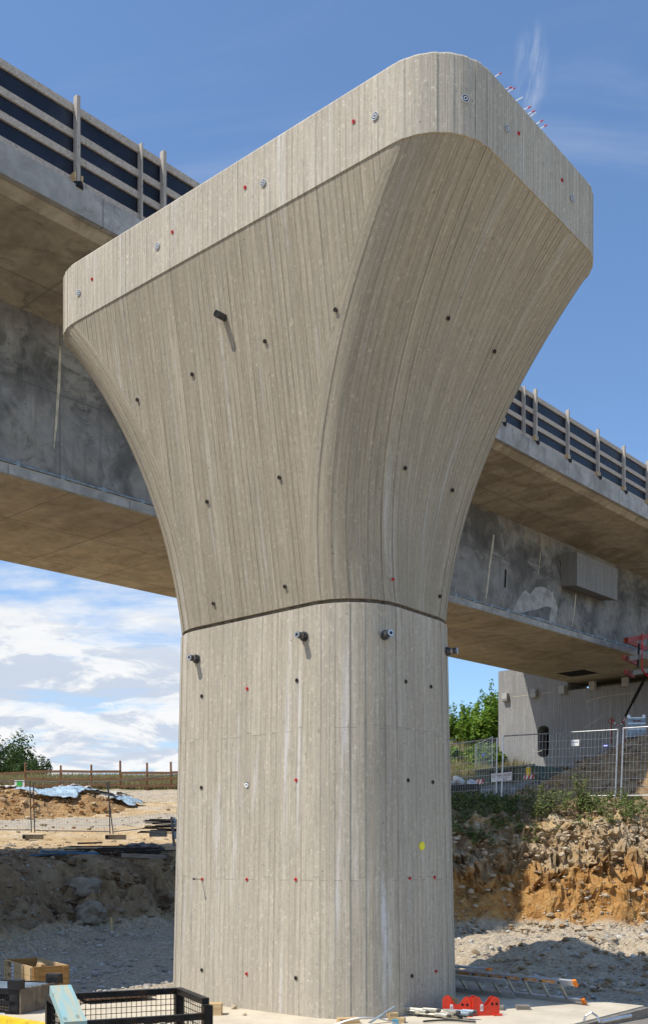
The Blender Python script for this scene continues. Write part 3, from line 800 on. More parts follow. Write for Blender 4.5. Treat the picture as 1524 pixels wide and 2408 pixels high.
# hanging platform at the right edge
plat=thing('hanging_platform','red steel bracket platform with timber boards hung on the girder at right edge','work platform',tuple(BP(s_at(1500,3.0),3.0,8.9)))
pl0=plat.location.copy()
def PLp(u,v,e): 
    s=s_at(u,e); p=BP(s,e,0); return Vector((p.x,p.y,CAMZ-(v-V0)/F*p.y))-pl0
for (a,b,e,mat,w,h) in(((1476,1506),(1560,1490),1.9,'redsteel',.06,.22),((1480,1549),(1560,1536),1.9,'greywood',.06,.20),((1488,1583),(1560,1572),1.9,'greywood',.06,.20)):
    p=PLp(*a,e); q=PLp(*b,e)
    MB().bar(p,q,w,h).build('guard_board',M[mat],plat)
for (a,b) in(((1469,1506),(1520,1526)),((1466,1546),(1500,1562)),((1470,1580),(1490,1590))):
    MB().bar(PLp(*a,2.0),PLp(b[0],b[1],2.9),.09,.20).build('bracket_arm',M['redsteel'],plat)
MB().bar(PLp(1510,1490,1.82),PLp(1510,1575,1.82),.05,.03).build('strap',M['strap'],plat)
MB().bar(PLp(1510,1575,1.82),PLp(1530,1600,1.82),.05,.03).build('strap',M['strap'],plat)
MB().tube(PLp(1503,1515,1.9),PLp(1500,1570,1.9),.05).build('upright',M['blacksteel'],plat)
dp=thing('push_pull_prop','long black steel prop leaning against the old pier face','prop',(0,0,0))
pa=OPp+T*onface(1487,1690)[0]+Vector((0,0,onface(1487,1690)[2]))-D*.9; pb=OPp+T*onface(1530,1580)[0]+Vector((0,0,onface(1530,1580)[2]))-D*.2
MB().tube(pa,pb,.06).build('tube',M['blacksteel'],dp); MB().tube(lerp(pa,pb,.3),lerp(pa,pb,.75),.08).build('outer_tube',M['blacksteel'],dp)

# ------------------------------------------------------------------ spoil heap (right)
def heap(name,label,fn,x0,x1,y0,y1,st,zone,rough=.25,cat='spoil heap'):
    mb=MB(); nx=int((x1-x0)/st)+1; ny=int((y1-y0)/st)+1
    hs=[]
    for j in range(ny):
        for i in range(nx):
            X=x0+i*st; Y=y0+j*st; h=fn(X,Y)
            g=H(X,Y)
            hh=h+(rough*nz(X,Y,.8,5,12.0)+rough*.4*noise.noise(Vector((X*3,Y*3,2))))*min(1,h*1.5)
            mb.v.append((X,Y,g+hh-.12 if h>0 else g-.4)); hs.append(h)
    for j in range(ny-1):
        for i in range(nx-1):
            k=j*nx+i
            if max(hs[k],hs[k+1],hs[k+nx],hs[k+nx+1])>0: mb.f.append((k,k+1,k+nx+1,k+nx))
    o=mb.build(name,M['ground'])
    ca=o.data.attributes.new('zone','FLOAT_COLOR','POINT')
    ca.data.foreach_set('color',[c for v in mb.v for c in zone(v)])
    tag(o,label,cat); return o
def GH(u,v):
    d=Vector(((u-CX)/F,1,-(v-V0)/F)); Y=12.0
    while Y<90:
        p=d*Y+Vector((0,0,CAMZ))
        if p.z<H(p.x,p.y): return p
        Y+=.03
    return p
heap('spoil_heap','tall heap of brown stony soil behind the wire fence at right',mound,6,24,30.3,42,.15,lambda v:(.0,.40+.25*nz(v[0],v[1],.5,2,1),0,.5))

# rubble: loose stones too many to count
def rubble():
    mb=MB(); mg=MB(); mdk=MB(); rg=random.Random(3)
    def put(m,n,xf,yf,rmin,rmax,flat=.9,extra=None):
        for _ in range(n):
            Y=yf(); X=xf(Y); lx,ly=plocal(X,Y)
            if -2.2<lx<4.0 and -6<ly<2.6: continue
            z=H(X,Y)+(extra(X,Y) if extra else 0)
            if m is mdk and z<.45: continue
            r=rmin*(rmax/rmin)**(rg.random()**2.2)
            m.rock((X,Y,z+r*.15),r,rg,flat)
    # left gravel + bank
    put(mg,2600,lambda Y:rg.uniform(-.36,.0)*Y,lambda:rg.uniform(13.5,24.5),.018,.075)
    put(mdk,1500,lambda Y:rg.uniform(-.36,-.10)*Y,lambda:rg.uniform(20.5,29),.03,.19)
    # right gravel + cut
    put(mg,1500,lambda Y:rg.uniform(.05,.36)*Y,lambda:rg.uniform(14,25),.018,.075)
    put(mb,500,lambda Y:rg.uniform(.08,.36)*Y,lambda:rg.uniform(15.5,20),.03,.12)
    put(mb,850,lambda Y:rg.uniform(.08,.36)*Y,lambda:rg.gauss(26.0,.7),.025,.13)
    put(mb,260,lambda Y:rg.uniform(.08,.36)*Y,lambda:rg.gauss(24.3,.4),.03,.12)
    put(mdk,900,lambda Y:rg.uniform(.16,.40)*Y,lambda:rg.uniform(31,37),.02,.15,extra=mound)
    put(mb,900,lambda Y:rg.uniform(-.36,-.05)*Y,lambda:rg.uniform(28,60),.03,.13)
    tag(mb.build('rubble',M['stone']),'loose limestone rubble strewn over banks and site floor','rubble',kind='stuff')
    tag(mdk.build('rubble',M['darkstone']),'brown stones bedded in the shaded bank and the spoil heap','rubble',kind='stuff')
    tag(mg.build('gravel',M['greystone']),'grey crushed gravel lying on the site floor','gravel',kind='stuff')
rubble()
for (u,v,Y,r,lab) in((203,2090,23.6,.40,'large pale boulder embedded high in the shaded left bank'),(213,2150,23.0,.50,'large brown boulder low in the shaded left bank'),(20,1995,25,.22,'grey boulder on the left bank edge near the blue boards')):
    p=GH(u,v); z=p.z; rg=random.Random(int(u))
    mb=MB(); mb.rock((0,0,0),r,rg,1.1,1); o=mb.build('boulder',M['boulder'],loc=(p.x,p.y-r*.2,z)); tag(o,lab,'boulder','boulders in the left bank')

# ------------------------------------------------------------------ vegetation
def leaf(mb,c,n,size,rng):
    n=Vector(n); a=n.orthogonal().normalized(); a=(Matrix.Rotation(rng.uniform(0,6.28),3,n)@a); b=n.cross(a).normalized()
    c=Vector(c); l=size*rng.uniform(.7,1.3); w=l*.5
    mb.add([c-a*l*.5,c+b*w*.5,c+a*l*.5,c-b*w*.5],[(0,1,2,3)])
def rdir(rng):
    while True:
        v=Vector((rng.uniform(-1,1),rng.uniform(-1,1),rng.uniform(-1,1)))
        if .05<v.length<1: return v.normalized()
def bush(name,label,X,Y,w,h,nl,ls,mat,seed,cat='bush',group=None,trunk=False):
    rng=random.Random(seed); z=H(X,Y)-.1
    t=thing(name,label,cat,(X,Y,z),0,group); cr=MB(); tr=MB()
    tips=[]
    nb=9
    for k in range(nb):
        an=rng.uniform(0,6.28); rad=rng.uniform(.15,.8)*w/2; hh=h*rng.uniform(.5,1.0)*(1-.35*rad/(w/2))
        tip=Vector((math.cos(an)*rad,math.sin(an)*rad,hh)); mid=Vector((tip.x*.4,tip.y*.4,hh*.5))
        tr.tube((0,0,0),mid,.05*h*.35,.03*h*.3,5,False); tr.tube(mid,tip,.03*h*.3,.008,5,False); tips.append((mid,tip))
    cl=[]
    for m_,tp in tips:
        for _ in range(4):
            c=lerp(m_,tp,rng.uniform(.1,1.08))+Vector((rng.gauss(0,1),rng.gauss(0,1),rng.gauss(0,.8)))*w*.10
            cl.append((c,w*rng.uniform(.09,.19)))
    for _ in range(nl):
        c,r=rng.choice(cl); d=rdir(rng); p=c+d*r*rng.random()**.4
        if p.z<.05: p.z=rng.uniform(.05,h*.3)
        nn=(d+Vector((0,0,.7))+rdir(rng)*.8).normalized(); leaf(cr,p,nn,ls,rng)
    if not trunk:
        for _ in range(9):
            an=rng.uniform(0,6.28); rad=rng.uniform(0,.42)*w; b=Vector((math.cos(an)*rad,math.sin(an)*rad,h*rng.uniform(.6,.85))); tp=b+Vector((rng.gauss(0,.12),rng.gauss(0,.12),rng.uniform(.25,.45)))*h*.8
            tr.tube((b.x*.6,b.y*.6,h*.3),b,.02,.012,4,False); tr.tube(b,tp,.015,.005,4,False)
            for q in range(60):
                c=lerp(b,tp,rng.random()); leaf(cr,c+rdir(rng)*.16,rdir(rng),ls*.8,rng)
    cr.build('crown',M[mat],t); tr.build('trunk' if trunk else 'stems',M['bark'],t)
    return t
labs=['tall bright green bush against the old pier edge','rounded leafy green bush below the tall one by the old pier','low yellow-green bush left of the old pier foot','bushy shrub with slender tips near the sky gap','small leafy shrub at the foot of the hillside','broad dark shrub highest on the hillside','grass-fringed shrub beside the wire gate']
rb=random.Random(21)
for i,(u,v,Y,w,h) in enumerate(((1160,1660,66,3.4,3.6),(1120,1700,64,3.2,2.5),(1148,1750,58,2.2,1.6),(1084,1700,68,3.4,2.9),(1074,1770,60,2.2,1.2),(1200,1650,72,5.0,3.6),(1100,1790,55,1.5,.8))):
    p=W(u,v,Y); bush('bush',labs[i],p.x,p.y,w,h,4200,.24,'leaf',100+i,group='bushes on the right hillside')
for i,(u,Y,w,h,lb) in enumerate(((-30,84,9.0,4.3,'broad low green tree at the left edge beyond the rail fence'),(40,82,4.0,2.7,'rounded dark shrub just right of the large tree'),(88,80,3.2,1.9,'low feathery shrub at the right end of the hedge'))):
    p=W(u,1800,Y); bush('tree' if i==0 else 'shrub',lb,p.x,p.y,w,h,4200 if i==0 else 1800,.30 if i==0 else .2,'darkleaf',200+i,'tree' if i==0 else 'bush',trunk=(i==0))
# field grass
def blades(name,label,n,pf,hmin,hmax,mat,w=.02):
    mb=MB(); rg=random.Random(9)
    for _ in range(n):
        X,Y=pf(rg); z=H(X,Y)-.03; h=rg.uniform(hmin,hmax); a=rg.uniform(0,6.28); l=rg.uniform(.05,.35)*h
        dx,dy=math.cos(a)*w,math.sin(a)*w; ex,ey=math.cos(a+1.3)*l,math.sin(a+1.3)*l
        mb.add([(X-dx,Y-dy,z),(X+dx,Y+dy,z),(X+ex*.5+dx*.6,Y+ey*.5+dy*.6,z+h*.6),(X+ex,Y+ey,z+h)],[(0,1,2),(0,2,3)])
    tag(mb.build(name,M[mat]),label,'grass',kind='stuff')
blades('field_grass','dry yellow-green meadow grass on the field beyond the rail fence',26000,lambda r:(lambda Y:(r.uniform(-.36,-.08)*Y,Y))(65.2+13*r.random()**1.3),.22,.6,'straw',.03)
blades('hillside_grass','dry tall grass on the slope left of the old pier',9000,lambda r:(lambda Y:(r.uniform(.115,.20)*Y,Y))(r.uniform(46,65)),.35,1.2,'straw',.03)
def weed(mb,sm,X,Y,z,h,rng,dense):
    k=rng.randint(2,5)
    for _ in range(k):
        ln=Vector((rng.gauss(0,.20),rng.gauss(0,.2),1)).normalized(); hh=h*rng.uniform(.6,1.05)
        b=Vector((X+rng.gauss(0,.07),Y+rng.gauss(0,.07),z)); sm.tube(b,b+ln*hh,.007,.003,4,False)
        for q in range(dense):
            t=rng.uniform(.12,1.0); d=rdir(rng); d.z=abs(d.z)*.6
            c=b+ln*hh*t+d*(.05+.10*(1-t))*(.5+h)
            leaf(mb,c,(d+Vector((0,0,.8))).normalized(),rng.uniform(.05,.10),rng)
rg=random.Random(5)
big=[(1237,1850,.95),(1296,1838,1.05),(1372,1845,1.15),(1330,1900,.7),(1260,1905,.75),(1206,1915,.7),(1405,1900,.55),(1450,1905,.6),(1375,1910,.7),(1505,1900,.75),(1165,1900,.9),(1120,1905,.8),(1090,1900,.85),(1475,1925,.5)]
wl=['tall feathery weed beside the skip-side fence posts','tall weed rising before the wire panel centre','tallest thin weed before the heap','bushy weed on the lit cut edge below the tallest weed','dense green weed left of centre on the cut edge','broad weed at the shadow line of the cut','short weed on bare lit soil','low green clump right of the bare soil','leafy weed under the fence posts','weed clump at the far right of the cut','dark shaded weed nearest the fence gap','tall shaded weed by the black waste box','shaded weed close to the new pier','small weed hanging over the clay face']
for i,(u,v,h) in enumerate(big):
    Y=27.6+rg.uniform(-.9,.9); X=(u-CX)/F*Y; z=H(X,Y)-.05
    t=thing('weed_plant',wl[i],'weed',(X,Y,z),0,'tall weeds along the top of the right cut'); m1=MB(); m2=MB()
    for _ in range(3): weed(m1,m2,rg.gauss(0,.16),rg.gauss(0,.12),0,h*(.6 if u<1215 else .9),rg,34)
    m1.build('leaves',M['weedleaf'],t); m2.build('stems',M['straw'],t)
m1=MB(); rg=random.Random(6)
for _ in range(240):
    Y=rg.uniform(26.2,29.6); q=rg.uniform(.125,.345)
    if rg.random()<.35: q=rg.uniform(.125,.19)
    X=q*Y
    if nz(X,Y,.7,2,30)<-.12 and q>.2: continue
    weed(m1,m1,X,Y,H(X,Y)-.04,rg.uniform(.15,.40),rg,12)
tag(m1.build('weeds',M['weedleaf']),'low green weeds and grass along the cut edge','weeds',kind='stuff')

# ------------------------------------------------------------------ site fences
def panel_parts(t,w,h,mat,mesh_mat,wires=True):
    for x in(0,w): MB().tube((x,0,.05),(x,0,h),.022).build('post',M[mat],t)
    for z in(h-.02,.14): MB().tube((0,0,z),(w,0,z),.019).build('rail',M[mat],t)
    if wires:
        mw=MB(); n=int(w/.115); wd_=.0034 if mesh_mat=='galv' else .0026
        for k in range(1,n): x=w*k/n; mw.bar((x,.0,.14),(x,0,h-.02),wd_,wd_)
        for k in range(1,8): z=.14+(h-.16)*k/8; mw.bar((0,.008,z),(w,.008,z),wd_*1.5,wd_*1.5)
        mw.build('wire_mesh',M[mesh_mat],t)
def fence_panel(label,a,b,h,mat,group,mesh='galv',feet=True):
    a=Vector(a); b=Vector(b); d=b-a; w=math.hypot(d.x,d.y); t=thing('site_fence',label,'site fence',tuple(a),math.atan2(d.y,d.x),group)
    if abs(d.z)>.02: t.rotation_euler=(0,-math.atan2(d.z,w),math.atan2(d.y,d.x))
    panel_parts(t,w,h,mat,mesh); return t
gr='wire site fence panels at the right'
pA0=W(1179,1885,31.6); pA1=W(1447,1884,28.9)
tA=fence_panel('galvanised wire fence panel with small sign plates in front of the spoil heap',pA0,pA1,2.02,'galv',gr)
pB0=W(1460,1884,28.8); fence_panel('galvanised wire fence panel cut off by the right frame edge',pB0,W(1760,1882,26.2),2.05,'galv',gr)
pC1=W(1167,1884,32.2); fence_panel('wire fence panel left of the paired posts, ending behind the new pier',W(960,1895,36.0),pC1,1.98,'galv',gr)
lA=(pA1-pA0).length
def signp(x,z,w,h,mat,nm): return MB().box((x,-.03,z),(w,.01,h)).build(nm,M[mat],tA)
sg=signp(lA*.655,1.68,.26,.18,'white','white_sign'); text('lettering','Arbeit',.075,M['blue'],tA,(lA*.655,-.0365,1.70),(PI/2,0,0))
sg=signp(lA*.91,1.56,.15,.085,'blue','blue_sign'); MB().box((lA*.91,-.037,1.56),(.12,.003,.03)).build('white_bar',M['white'],sg)
# gate frame further back
t=fence_panel('narrow wire gate frame on the slope behind the skip',W(1119,1838,56),W(1158,1825,52.5),2.0,'galv',gr)
MB().box((.9*2,-.03,1.25),(.3,.01,.2)).build('small_sign',M['blue'],t)
# left fence
gl='wire site fence panels on the left plateau'
def foot(label,p,rz):
    t=thing('fence_foot',label,'fence foot',tuple(p),rz,'concrete feet of the left fence')
    MB().box((0,0,.09),(.75,.24,.17)).build('block',M['foot'],t); MB().box((-.34,-.122,.09),(.10,.01,.10)).build('socket',M['hole'],t)
q0=W(82,1963,39); q1=W(264,1966,38.2)
def lean(t): t.rotation_euler.x=.0
for lab,a,b in(('dark wire fence panel at the left frame edge',W(-110,1960,39.6),W(74,1962,39)),('dark wire fence panel between the two pairs of leaning posts',q0,W(259,1966,38.2)),('dark wire fence panel running behind the new pier',W(267,1966,38.2),W(470,1945,37.4))):
    tp=fence_panel(lab,a,b,2.0,'darksteel',gl,'darksteel'); tp.rotation_euler.x=.10; 
foot('concrete fence foot under the left pair of posts',W(78,1975,38.9),.2)
foot('concrete fence foot under the right pair of posts',W(272,1976,38.1),.3)
# timber rail fence at the field
rf=thing('rail_fence','brown timber post and rail fence along the grassy field','fence',tuple(W(210,1860,65)))
o0=rf.location.copy(); us=[(-20,1872),(59.8,1864),(142,1858),(214.5,1860),(283.5,1861),(346,1860),(402.5,1859),(460,1858)]
hs=[1.7,1.75,1.55,1.6,1.85,1.72,1.78,1.7]; pp=[]
for (u,v),h in zip(us,hs):
    p=W(u,v,65); p.z=H(p.x,p.y); pp.append(p); MB().tube(p-o0-Vector((0,0,.2)),p-o0+Vector((rg.uniform(-.03,.03),0,h)),.075,.065,8).build('post',M['brownpost'],rf)
for zz in(1.12,.66,.26):
    for k in range(len(pp)-1):
        a=pp[k]-o0+Vector((0,-.08,zz+rg.uniform(-.06,.06)-(0.15 if k<1 else 0))); b=pp[k+1]-o0+Vector((0,-.08,zz+rg.uniform(-.06,.06))); MB().bar(a,b,.04,.15).build('rail',M['brownwood'],rf)

# left spoil heap with tarpaulin
def lheap(X,Y):
    h=0
    for cx,cy,rx,ry,hh in((-16.6,51.5,4.4,4.2,1.15),(-13.2,52.8,3.2,3.4,.95),(-11.4,54.6,1.8,2.0,.5)):
        r=math.hypot((X-cx)/rx,(Y-cy)/ry); h=max(h,hh*max(0,1-r*r) if r<1 else 0)
    return h
heap('spoil_heap','low heap of orange-brown soil lying before the rail fence',lheap,-21,-6,46.5,57,.16,lambda v:(.1,.75+.25*nz(v[0],v[1],.6,2,1),0,.25),.30)
mb=MB(); rg=random.Random(44)
for _ in range(650):
    X=rg.uniform(-20,-10.5); Y=rg.uniform(47.5,53); h=lheap(X,Y)
    if h>.02 or rg.random()<.12: r=.04*(5.5)**(rg.random()**2); mb.rock((X,Y,H(X,Y)+h+r*.1),r,rg,1.1)
tag(mb.build('clods',M['claystone']),'orange-brown clods and stones on the left soil heap','clods',kind='stuff')
def tarp(label,X0,X1,Y0,Y1,mat,seed,up=.12,name='tarpaulin',cat='tarpaulin'):
    mb=MB(); n=44; rg=random.Random(seed)
    for j in range(n+1):
        for i in range(n+1):
            u,v=i/n,j/n; X=lerp(X0,X1,u)+.4*nz(u*3,v*3,1.0,3,seed)+.5*(v-.5); Y=lerp(Y0,Y1,v)+.35*nz(u*3,v*3,1.0,3,seed+5)
            z=H(X,Y)+lheap(X,Y)+up+.16*abs(nz(X*2.2+Y*1.2,Y*.7,1.0,4,seed+9))+.04*nz(X*5,Y*5,1,2,seed)
            mb.v.append((X,Y,z))
    w=n+1
    mb.f=[(j*w+i,j*w+i+1,(j+1)*w+i+1,(j+1)*w+i) for j in range(n) for i in range(n)]
    o=mb.build(name,M[mat],smooth=True); md=o.modifiers.new('thick','SOLIDIFY'); md.thickness=.015
    tag(o,label,cat)
tarp('crumpled pale blue tarpaulin over the orange soil heap',-15.2,-12.2,50.9,53.6,'tarp',3,.22)
tarp('blue-white tarpaulin sheet at the right end of the soil heap',-11.6,-9.9,53.4,55.4,'tarp',8,.12)
tarp('pale sacking lying on top of the soil heap',-13.6,-10.8,53.4,55.6,'palesack',12,.25,'sacking','sacking')
tarp('cream sheet lying left of the blue tarpaulin',-17.4,-15.6,52,54.2,'palesack',17,.16,'sheet','sheet')
t=thing('notice_board','small green and white notice board left of the tarpaulin','sign',tuple(W(46,1876,56)))
MB().box((0,0,.75),(.55,.03,.36)).build('board',M['white'],t); MB().box((.0,-.02,.75),(.30,.012,.30)).build('green_field',M['green'],t); MB().bar((0,.02,-.2),(0,.02,.7),.05,.04).build('stake',M['brownpost'],t)

# ------------------------------------------------------------------ left bank clutter
def gz(u,v,Y): 
    p=W(u,v,Y); p.z=H(p.x,p.y); return p
def plank(name,label,cat,a,b,w,h,mat,group=None):
    a=Vector(a); b=Vector(b); c=(a+b)/2; mb=MB().bar(a-c,b-c,w,h); o=mb.build(name,M[mat],loc=c); tag(o,label,cat,group); return o
p=gz(0,2004,25.2); plank('blue_board','long blue board lying on the left bank edge','board',(-8.6,24.6,2.02),(-6.35,25.3,2.10),.32,.04,'blueboard')
plank('blue_board','short blue-black board beside the long blue board','board',(-6.9,24.9,2.16),(-5.6,25.4,2.12),.20,.05,'blueboard')
plank('timber_plank','grey squared timber lying on the dark rubble beside the pier','timber',W(286,2013,26.4),W(388,2016,26.4),.10,.10,'greywood')
plank('timber_plank','short brown plank on the sunlit edge of the plateau','timber',W(183,1985,30.5),W(240,1983,30.5),.14,.05,'brownwood')
rg=random.Random(31)
t=thing('timber_stack','stack of dark splintered boards beside the new pier','timber stack',tuple(W(390,1962,28.6)))
for k in range(14):
    a=Vector((rg.uniform(-.75,-.2),rg.uniform(-.3,.5),.03+k*.030)); b=a+Vector((rg.uniform(1.0,1.5),rg.uniform(-.12,.12),rg.uniform(-.03,.03))); MB().bar(a,b,.14,.026).build('board',M['darkwood'],t)
t=thing('timber_stack','low spread of blackened boards on the bank top','timber stack',tuple(gz(330,1995,27.6)))
for k in range(12):
    a=Vector((rg.uniform(-2.0,-.2),rg.uniform(-.6,.5),.03+k*.018)); b=a+Vector((rg.uniform(1.2,2.0),rg.uniform(-.1,.2),rg.uniform(-.03,.03))); MB().bar(a,b,.12,.03).build('board',M['darkwood'],t)
p=W(312,1975,28.3); p.z=H(p.x,p.y); mb=MB(); mb.rock((0,0,.12),.42,random.Random(4),.9,1); mb.rock((.34,.05,.08),.30,random.Random(5),.8,1); o=mb.build('rubble_sack',M['sack'],loc=p); o.scale=(1.25,1,1); tag(o,'grey plastic-wrapped bundle on the bank top near dark boards','bundle')
p=W(404,1972,28.0); t=thing('folding_strut','grey and black hinged steel strut standing beside the new pier','strut',tuple(W(408,1992,27.6)))
MB().bar((.02,0,0),(-.05,0,.80),.09,.06).build('leg',M['darksteel'],t); MB().bar((.22,0,.05),(.02,0,.78),.07,.05).build('leg',M['bluegrey'],t); MB().box((.10,-.01,.30),(.20,.04,.20)).build('gusset',M['bluegrey'],t)
p=W(372,1968,27.8); MBb=MB().box((0,0,.07),(.45,.2,.16)); tag(MBb.build('timber_block',M['greywood'],loc=p),'grey-brown timber block by the hinged strut','timber')
p=GH(263,2192); tag(MB().bar((0,0,-.05),(-.03,.05,.32),.05,.03).build('wooden_stake',M['freshwood'],loc=p),'small wooden stake at the foot of the left bank','stake')

# ------------------------------------------------------------------ skip, waste box, items on the right plateau
ps=W(1121,1883,45.5); ps.z=CAMZ+(V0-1883)/F*45.5
sk=thing('skip_container','dark green waste skip with white name plate and striped corners','skip',tuple(ps),math.atan2(-.80,.60))
L=3.5; Wd=1.75
prof=[(.28,0),(3.1,0),(3.75,.72),(3.35,1.28),(.0,1.28),(-.32,.66)]
def skside(y,mat,name,z0,z1): pass
mb=MB(); lower=[(.28,0),(3.1,0),(3.7,.70),(-.32,.66)]; mb.prism(lower,(0,0,0),(1,0,0),(0,0,1),(0,1,0),Wd); mb.build('lower_body',M['skiplow'],sk)
mb=MB(); up=[(-.32,.665),(3.7,.705),(3.35,1.28),(0.02,1.28)]; mb.prism(up,(0,-.01,0),(1,0,0),(0,0,1),(0,1,0),Wd+.02); mb.build('upper_body',M['skip'],sk)
MB().bar((-.02,-.04,1.30),(3.4,-.04,1.30),.09,.08).bar((-.02,Wd,1.30),(3.4,Wd,1.30),.09,.08).build('rim',M['skip'],sk)
MB().bar((-.34,-.03,.66),(3.7,-.03,.70),.05,.06).build('ridge',M['skip'],sk)
for x in(.82,2.22): MB().bar((x,-.04,.70),(x,-.04,1.27),.09,.05).build('rib',M['skip'],sk)
MB().bar((.95,-.03,1.16),(2.15,-.03,1.16),.03,.10).build('lifting_plate',M['blacksteel'],sk)
pl=MB().box((1.55,-.06,.92),(1.22,.02,.36)).build('name_plate',M['white'],sk)
text('lettering','EDENHARDER',.175,M['redink'],sk,(1.55,-.0725,.985),(PI/2,0,0))
MB().box((1.55,-.072,.885),(.95,.003,.02)).build('small_print',M['bluegrey'],pl); text('lettering','74 20',.10,M['redink'],sk,(1.75,-.0725,.80),(PI/2,0,0))
for x0_ in(-.18,2.75):
    st=MB().prism([(x0_,.70),(x0_+.62,.70),(x0_+.62,.90),(x0_+.06,.90)],(0,-.045,0),(1,0,0),(0,0,1),(0,1,0),.01).build('warning_plate',M['white'],sk)
    for k in range(3):
        xx=x0_+.02+k*.22; MB().prism([(xx,.70),(xx+.11,.70),(xx+.20,.90),(xx+.09,.90)],(0,-.05,0),(1,0,0),(0,0,1),(0,1,0),.006).build('red_stripe',M['stripe'],st)
MB().box((3.05,-.03,1.06),(.24,.012,.32)).build('yellow_label',M['yellow'],sk); MB().box((3.05,-.03,1.25),(.2,.012,.06)).build('blue_label',M['ringwhite'],sk)
pw=W(1088,1890,40.5); wb=thing('waste_box','black slatted waste box beside the skip','waste box',(pw.x,pw.y,H(pw.x,pw.y)),-.25)
MB().box((0,0,.32),(1.3,.9,.56)).build('box_body',M['plastic'],wb); MB().box((0,-.46,.58),(1.34,.03,.06)).box((0,-.46,.10),(1.34,.03,.06)).build('slats',M['blacksteel'],wb)
rgb=random.Random(8)
for dx,dz,s_c,mt,lb in((-.15,.78,.30,'white','crumpled white rubbish bag on top of the black waste box'),(.35,.70,.24,'ringwhite','pale rubbish bag at the right of the black waste box'),(-.45,.66,.22,'strap','reddish rubbish heap at the left of the black waste box')):
    mb=MB(); mb.rock((0,0,0),s_c,rgb,1.3,1); tag(mb.build('rubbish_bag',M[mt] if mt!='strap' else M['palesack'],loc=(pw.x+dx,pw.y-.1,wb.location.z+dz)),lb,'rubbish')
# steel box on the heap, barrier posts
pc=W(1494,1722,42.0); hz=H(pc.x,pc.y)+mound(pc.x,pc.y)
cb=thing('steel_box','grey steel site box standing on top of the spoil heap','site box',(pc.x,pc.y,pc.z-.25),-.1)
MB().box((0,0,.40),(.70,.6,.80)).build('body',M['bluegrey'],cb)
for z in(.78,.55,.32): MB().box((0,-.31,z),(.70,.03,.05)).build('rib',M['galv'],cb)
for x in(-.3,.3): MB().box((x,-.2,.85),(.10,.12,.12)).build('lug',M['galv'],cb)
MB().box((0,-.315,.66),(.30,.006,.035)).build('red_mark',M['redink'],cb)
for u,lb in((1438,'red steel barrier post left on the heap'),(1470,'red steel barrier post beside the steel site box')):
    p=W(u,1722,43); t=thing('barrier_post',lb,'barrier post',(p.x,p.y,p.z-.5),0,'barrier posts on the heap')
    MB().tube((0,0,0),(0,0,1.10),.025).build('pole',M['redsteel'],t); MB().ring((0,0,.95),(0,1,0),.10,.13,.02).build('loop',M['redsteel'],t)
p0=W(1440,1694,43); p1=W(1470,1690,43); mid=[lerp(p0,p1,k/8)+Vector((0,0,-.28*math.sin(PI*k/8))) for k in range(9)]
t=thing('barrier_chain','red and white barrier chain hanging between two red posts','chain',tuple(p0))
for k in range(8): MB().tube(mid[k]-p0,mid[k+1]-p0,.022).build('link',M['white'] if k%2 else M['stripe'],t)

# ------------------------------------------------------------------ foreground objects on and beside the slab
# wooden crate
cw=thing('wooden_crate','open ochre wooden crate stencilled PERI behind the black plastic crate','crate',(-4.07,14.32,H(-3.98,14.3)),math.atan2(.54,.84))
cl,cd,chh=.50,1.40,.42      # front width (x), depth (y)
def crate_wall(a,b,n,mat):
    a=Vector(a); b=Vector(b); h=chh/3
    for k in range(3):
        MB().bar(a+Vector((0,0,h*(k+.5))),b+Vector((0,0,h*(k+.5))),.02,h-.006).build('side_board',M[mat],cw)
crate_wall((0,0,0),(cl,0,0),0,'ochrewood'); crate_wall((0,cd,0),(cl,cd,0),0,'ochrewood'); crate_wall((0,.012,0),(0,cd-.012,0),0,'freshwood'); crate_wall((cl,.012,0),(cl,cd-.012,0),0,'freshwood')
for x,y,m_ in((.04,-.02,'ochrewood'),(cl-.04,-.02,'ochrewood'),(-.02,.06,'freshwood'),(-.02,cd-.08,'freshwood'),(-.02,cd*.3,'freshwood'),(cl+.02,.06,'ochrewood'),(cl+.02,cd-.06,'ochrewood')):
    MB().box((x,y,chh/2-.01),(.07 if y<0 else .02,.02 if y<0 else .07,chh)).build('corner_batten',M[m_],cw)
MB().box((cl/2,cd/2,.03),(cl-.04,cd-.04,.03)).build('base_board',M['ochrewood'],cw)
text('lettering','PERI',.11,M['brownink'],cw,(-.012,cd-.28,.36),(PI/2,0,-PI/2)); text('lettering','ALU',.09,M['brownink'],cw,(-.012,cd-.28,.21),(PI/2,0,-PI/2))
lb=MB().box((-.014,cd-.46,.27),(.004,.085,.24)).build('label',M['ringwhite'],cw)
for k in range(4): MB().box((-.018,cd-.46,.19+k*.055),(.002,.06,.018)).build('print_line',M['blue'],lb)
for x,y,rz_,lb_ in((.30,.72,.3,'wood offcut standing inside the wooden crate'),(.22,.45,1.0,'wood scrap lying in the front of the wooden crate')):
    pos=cw.matrix_basis@Vector((x,y,.30)); o=MB().box((0,0,0),(.08,.10,.26)).build('wood_offcut',M['freshwood'],loc=pos); o.rotation_euler=(.3,.2,rz_); tag(o,lb_,'wood offcut')
# black plastic crate
pc0=Vector((-3.70,12.52,0)); pcz=H(-4,12.6)
pk=thing('plastic_crate','black plastic stacking crate with raised corner posts at the left edge','crate',(-3.70,12.52,pcz),math.atan2(.95,.31)-PI/2)
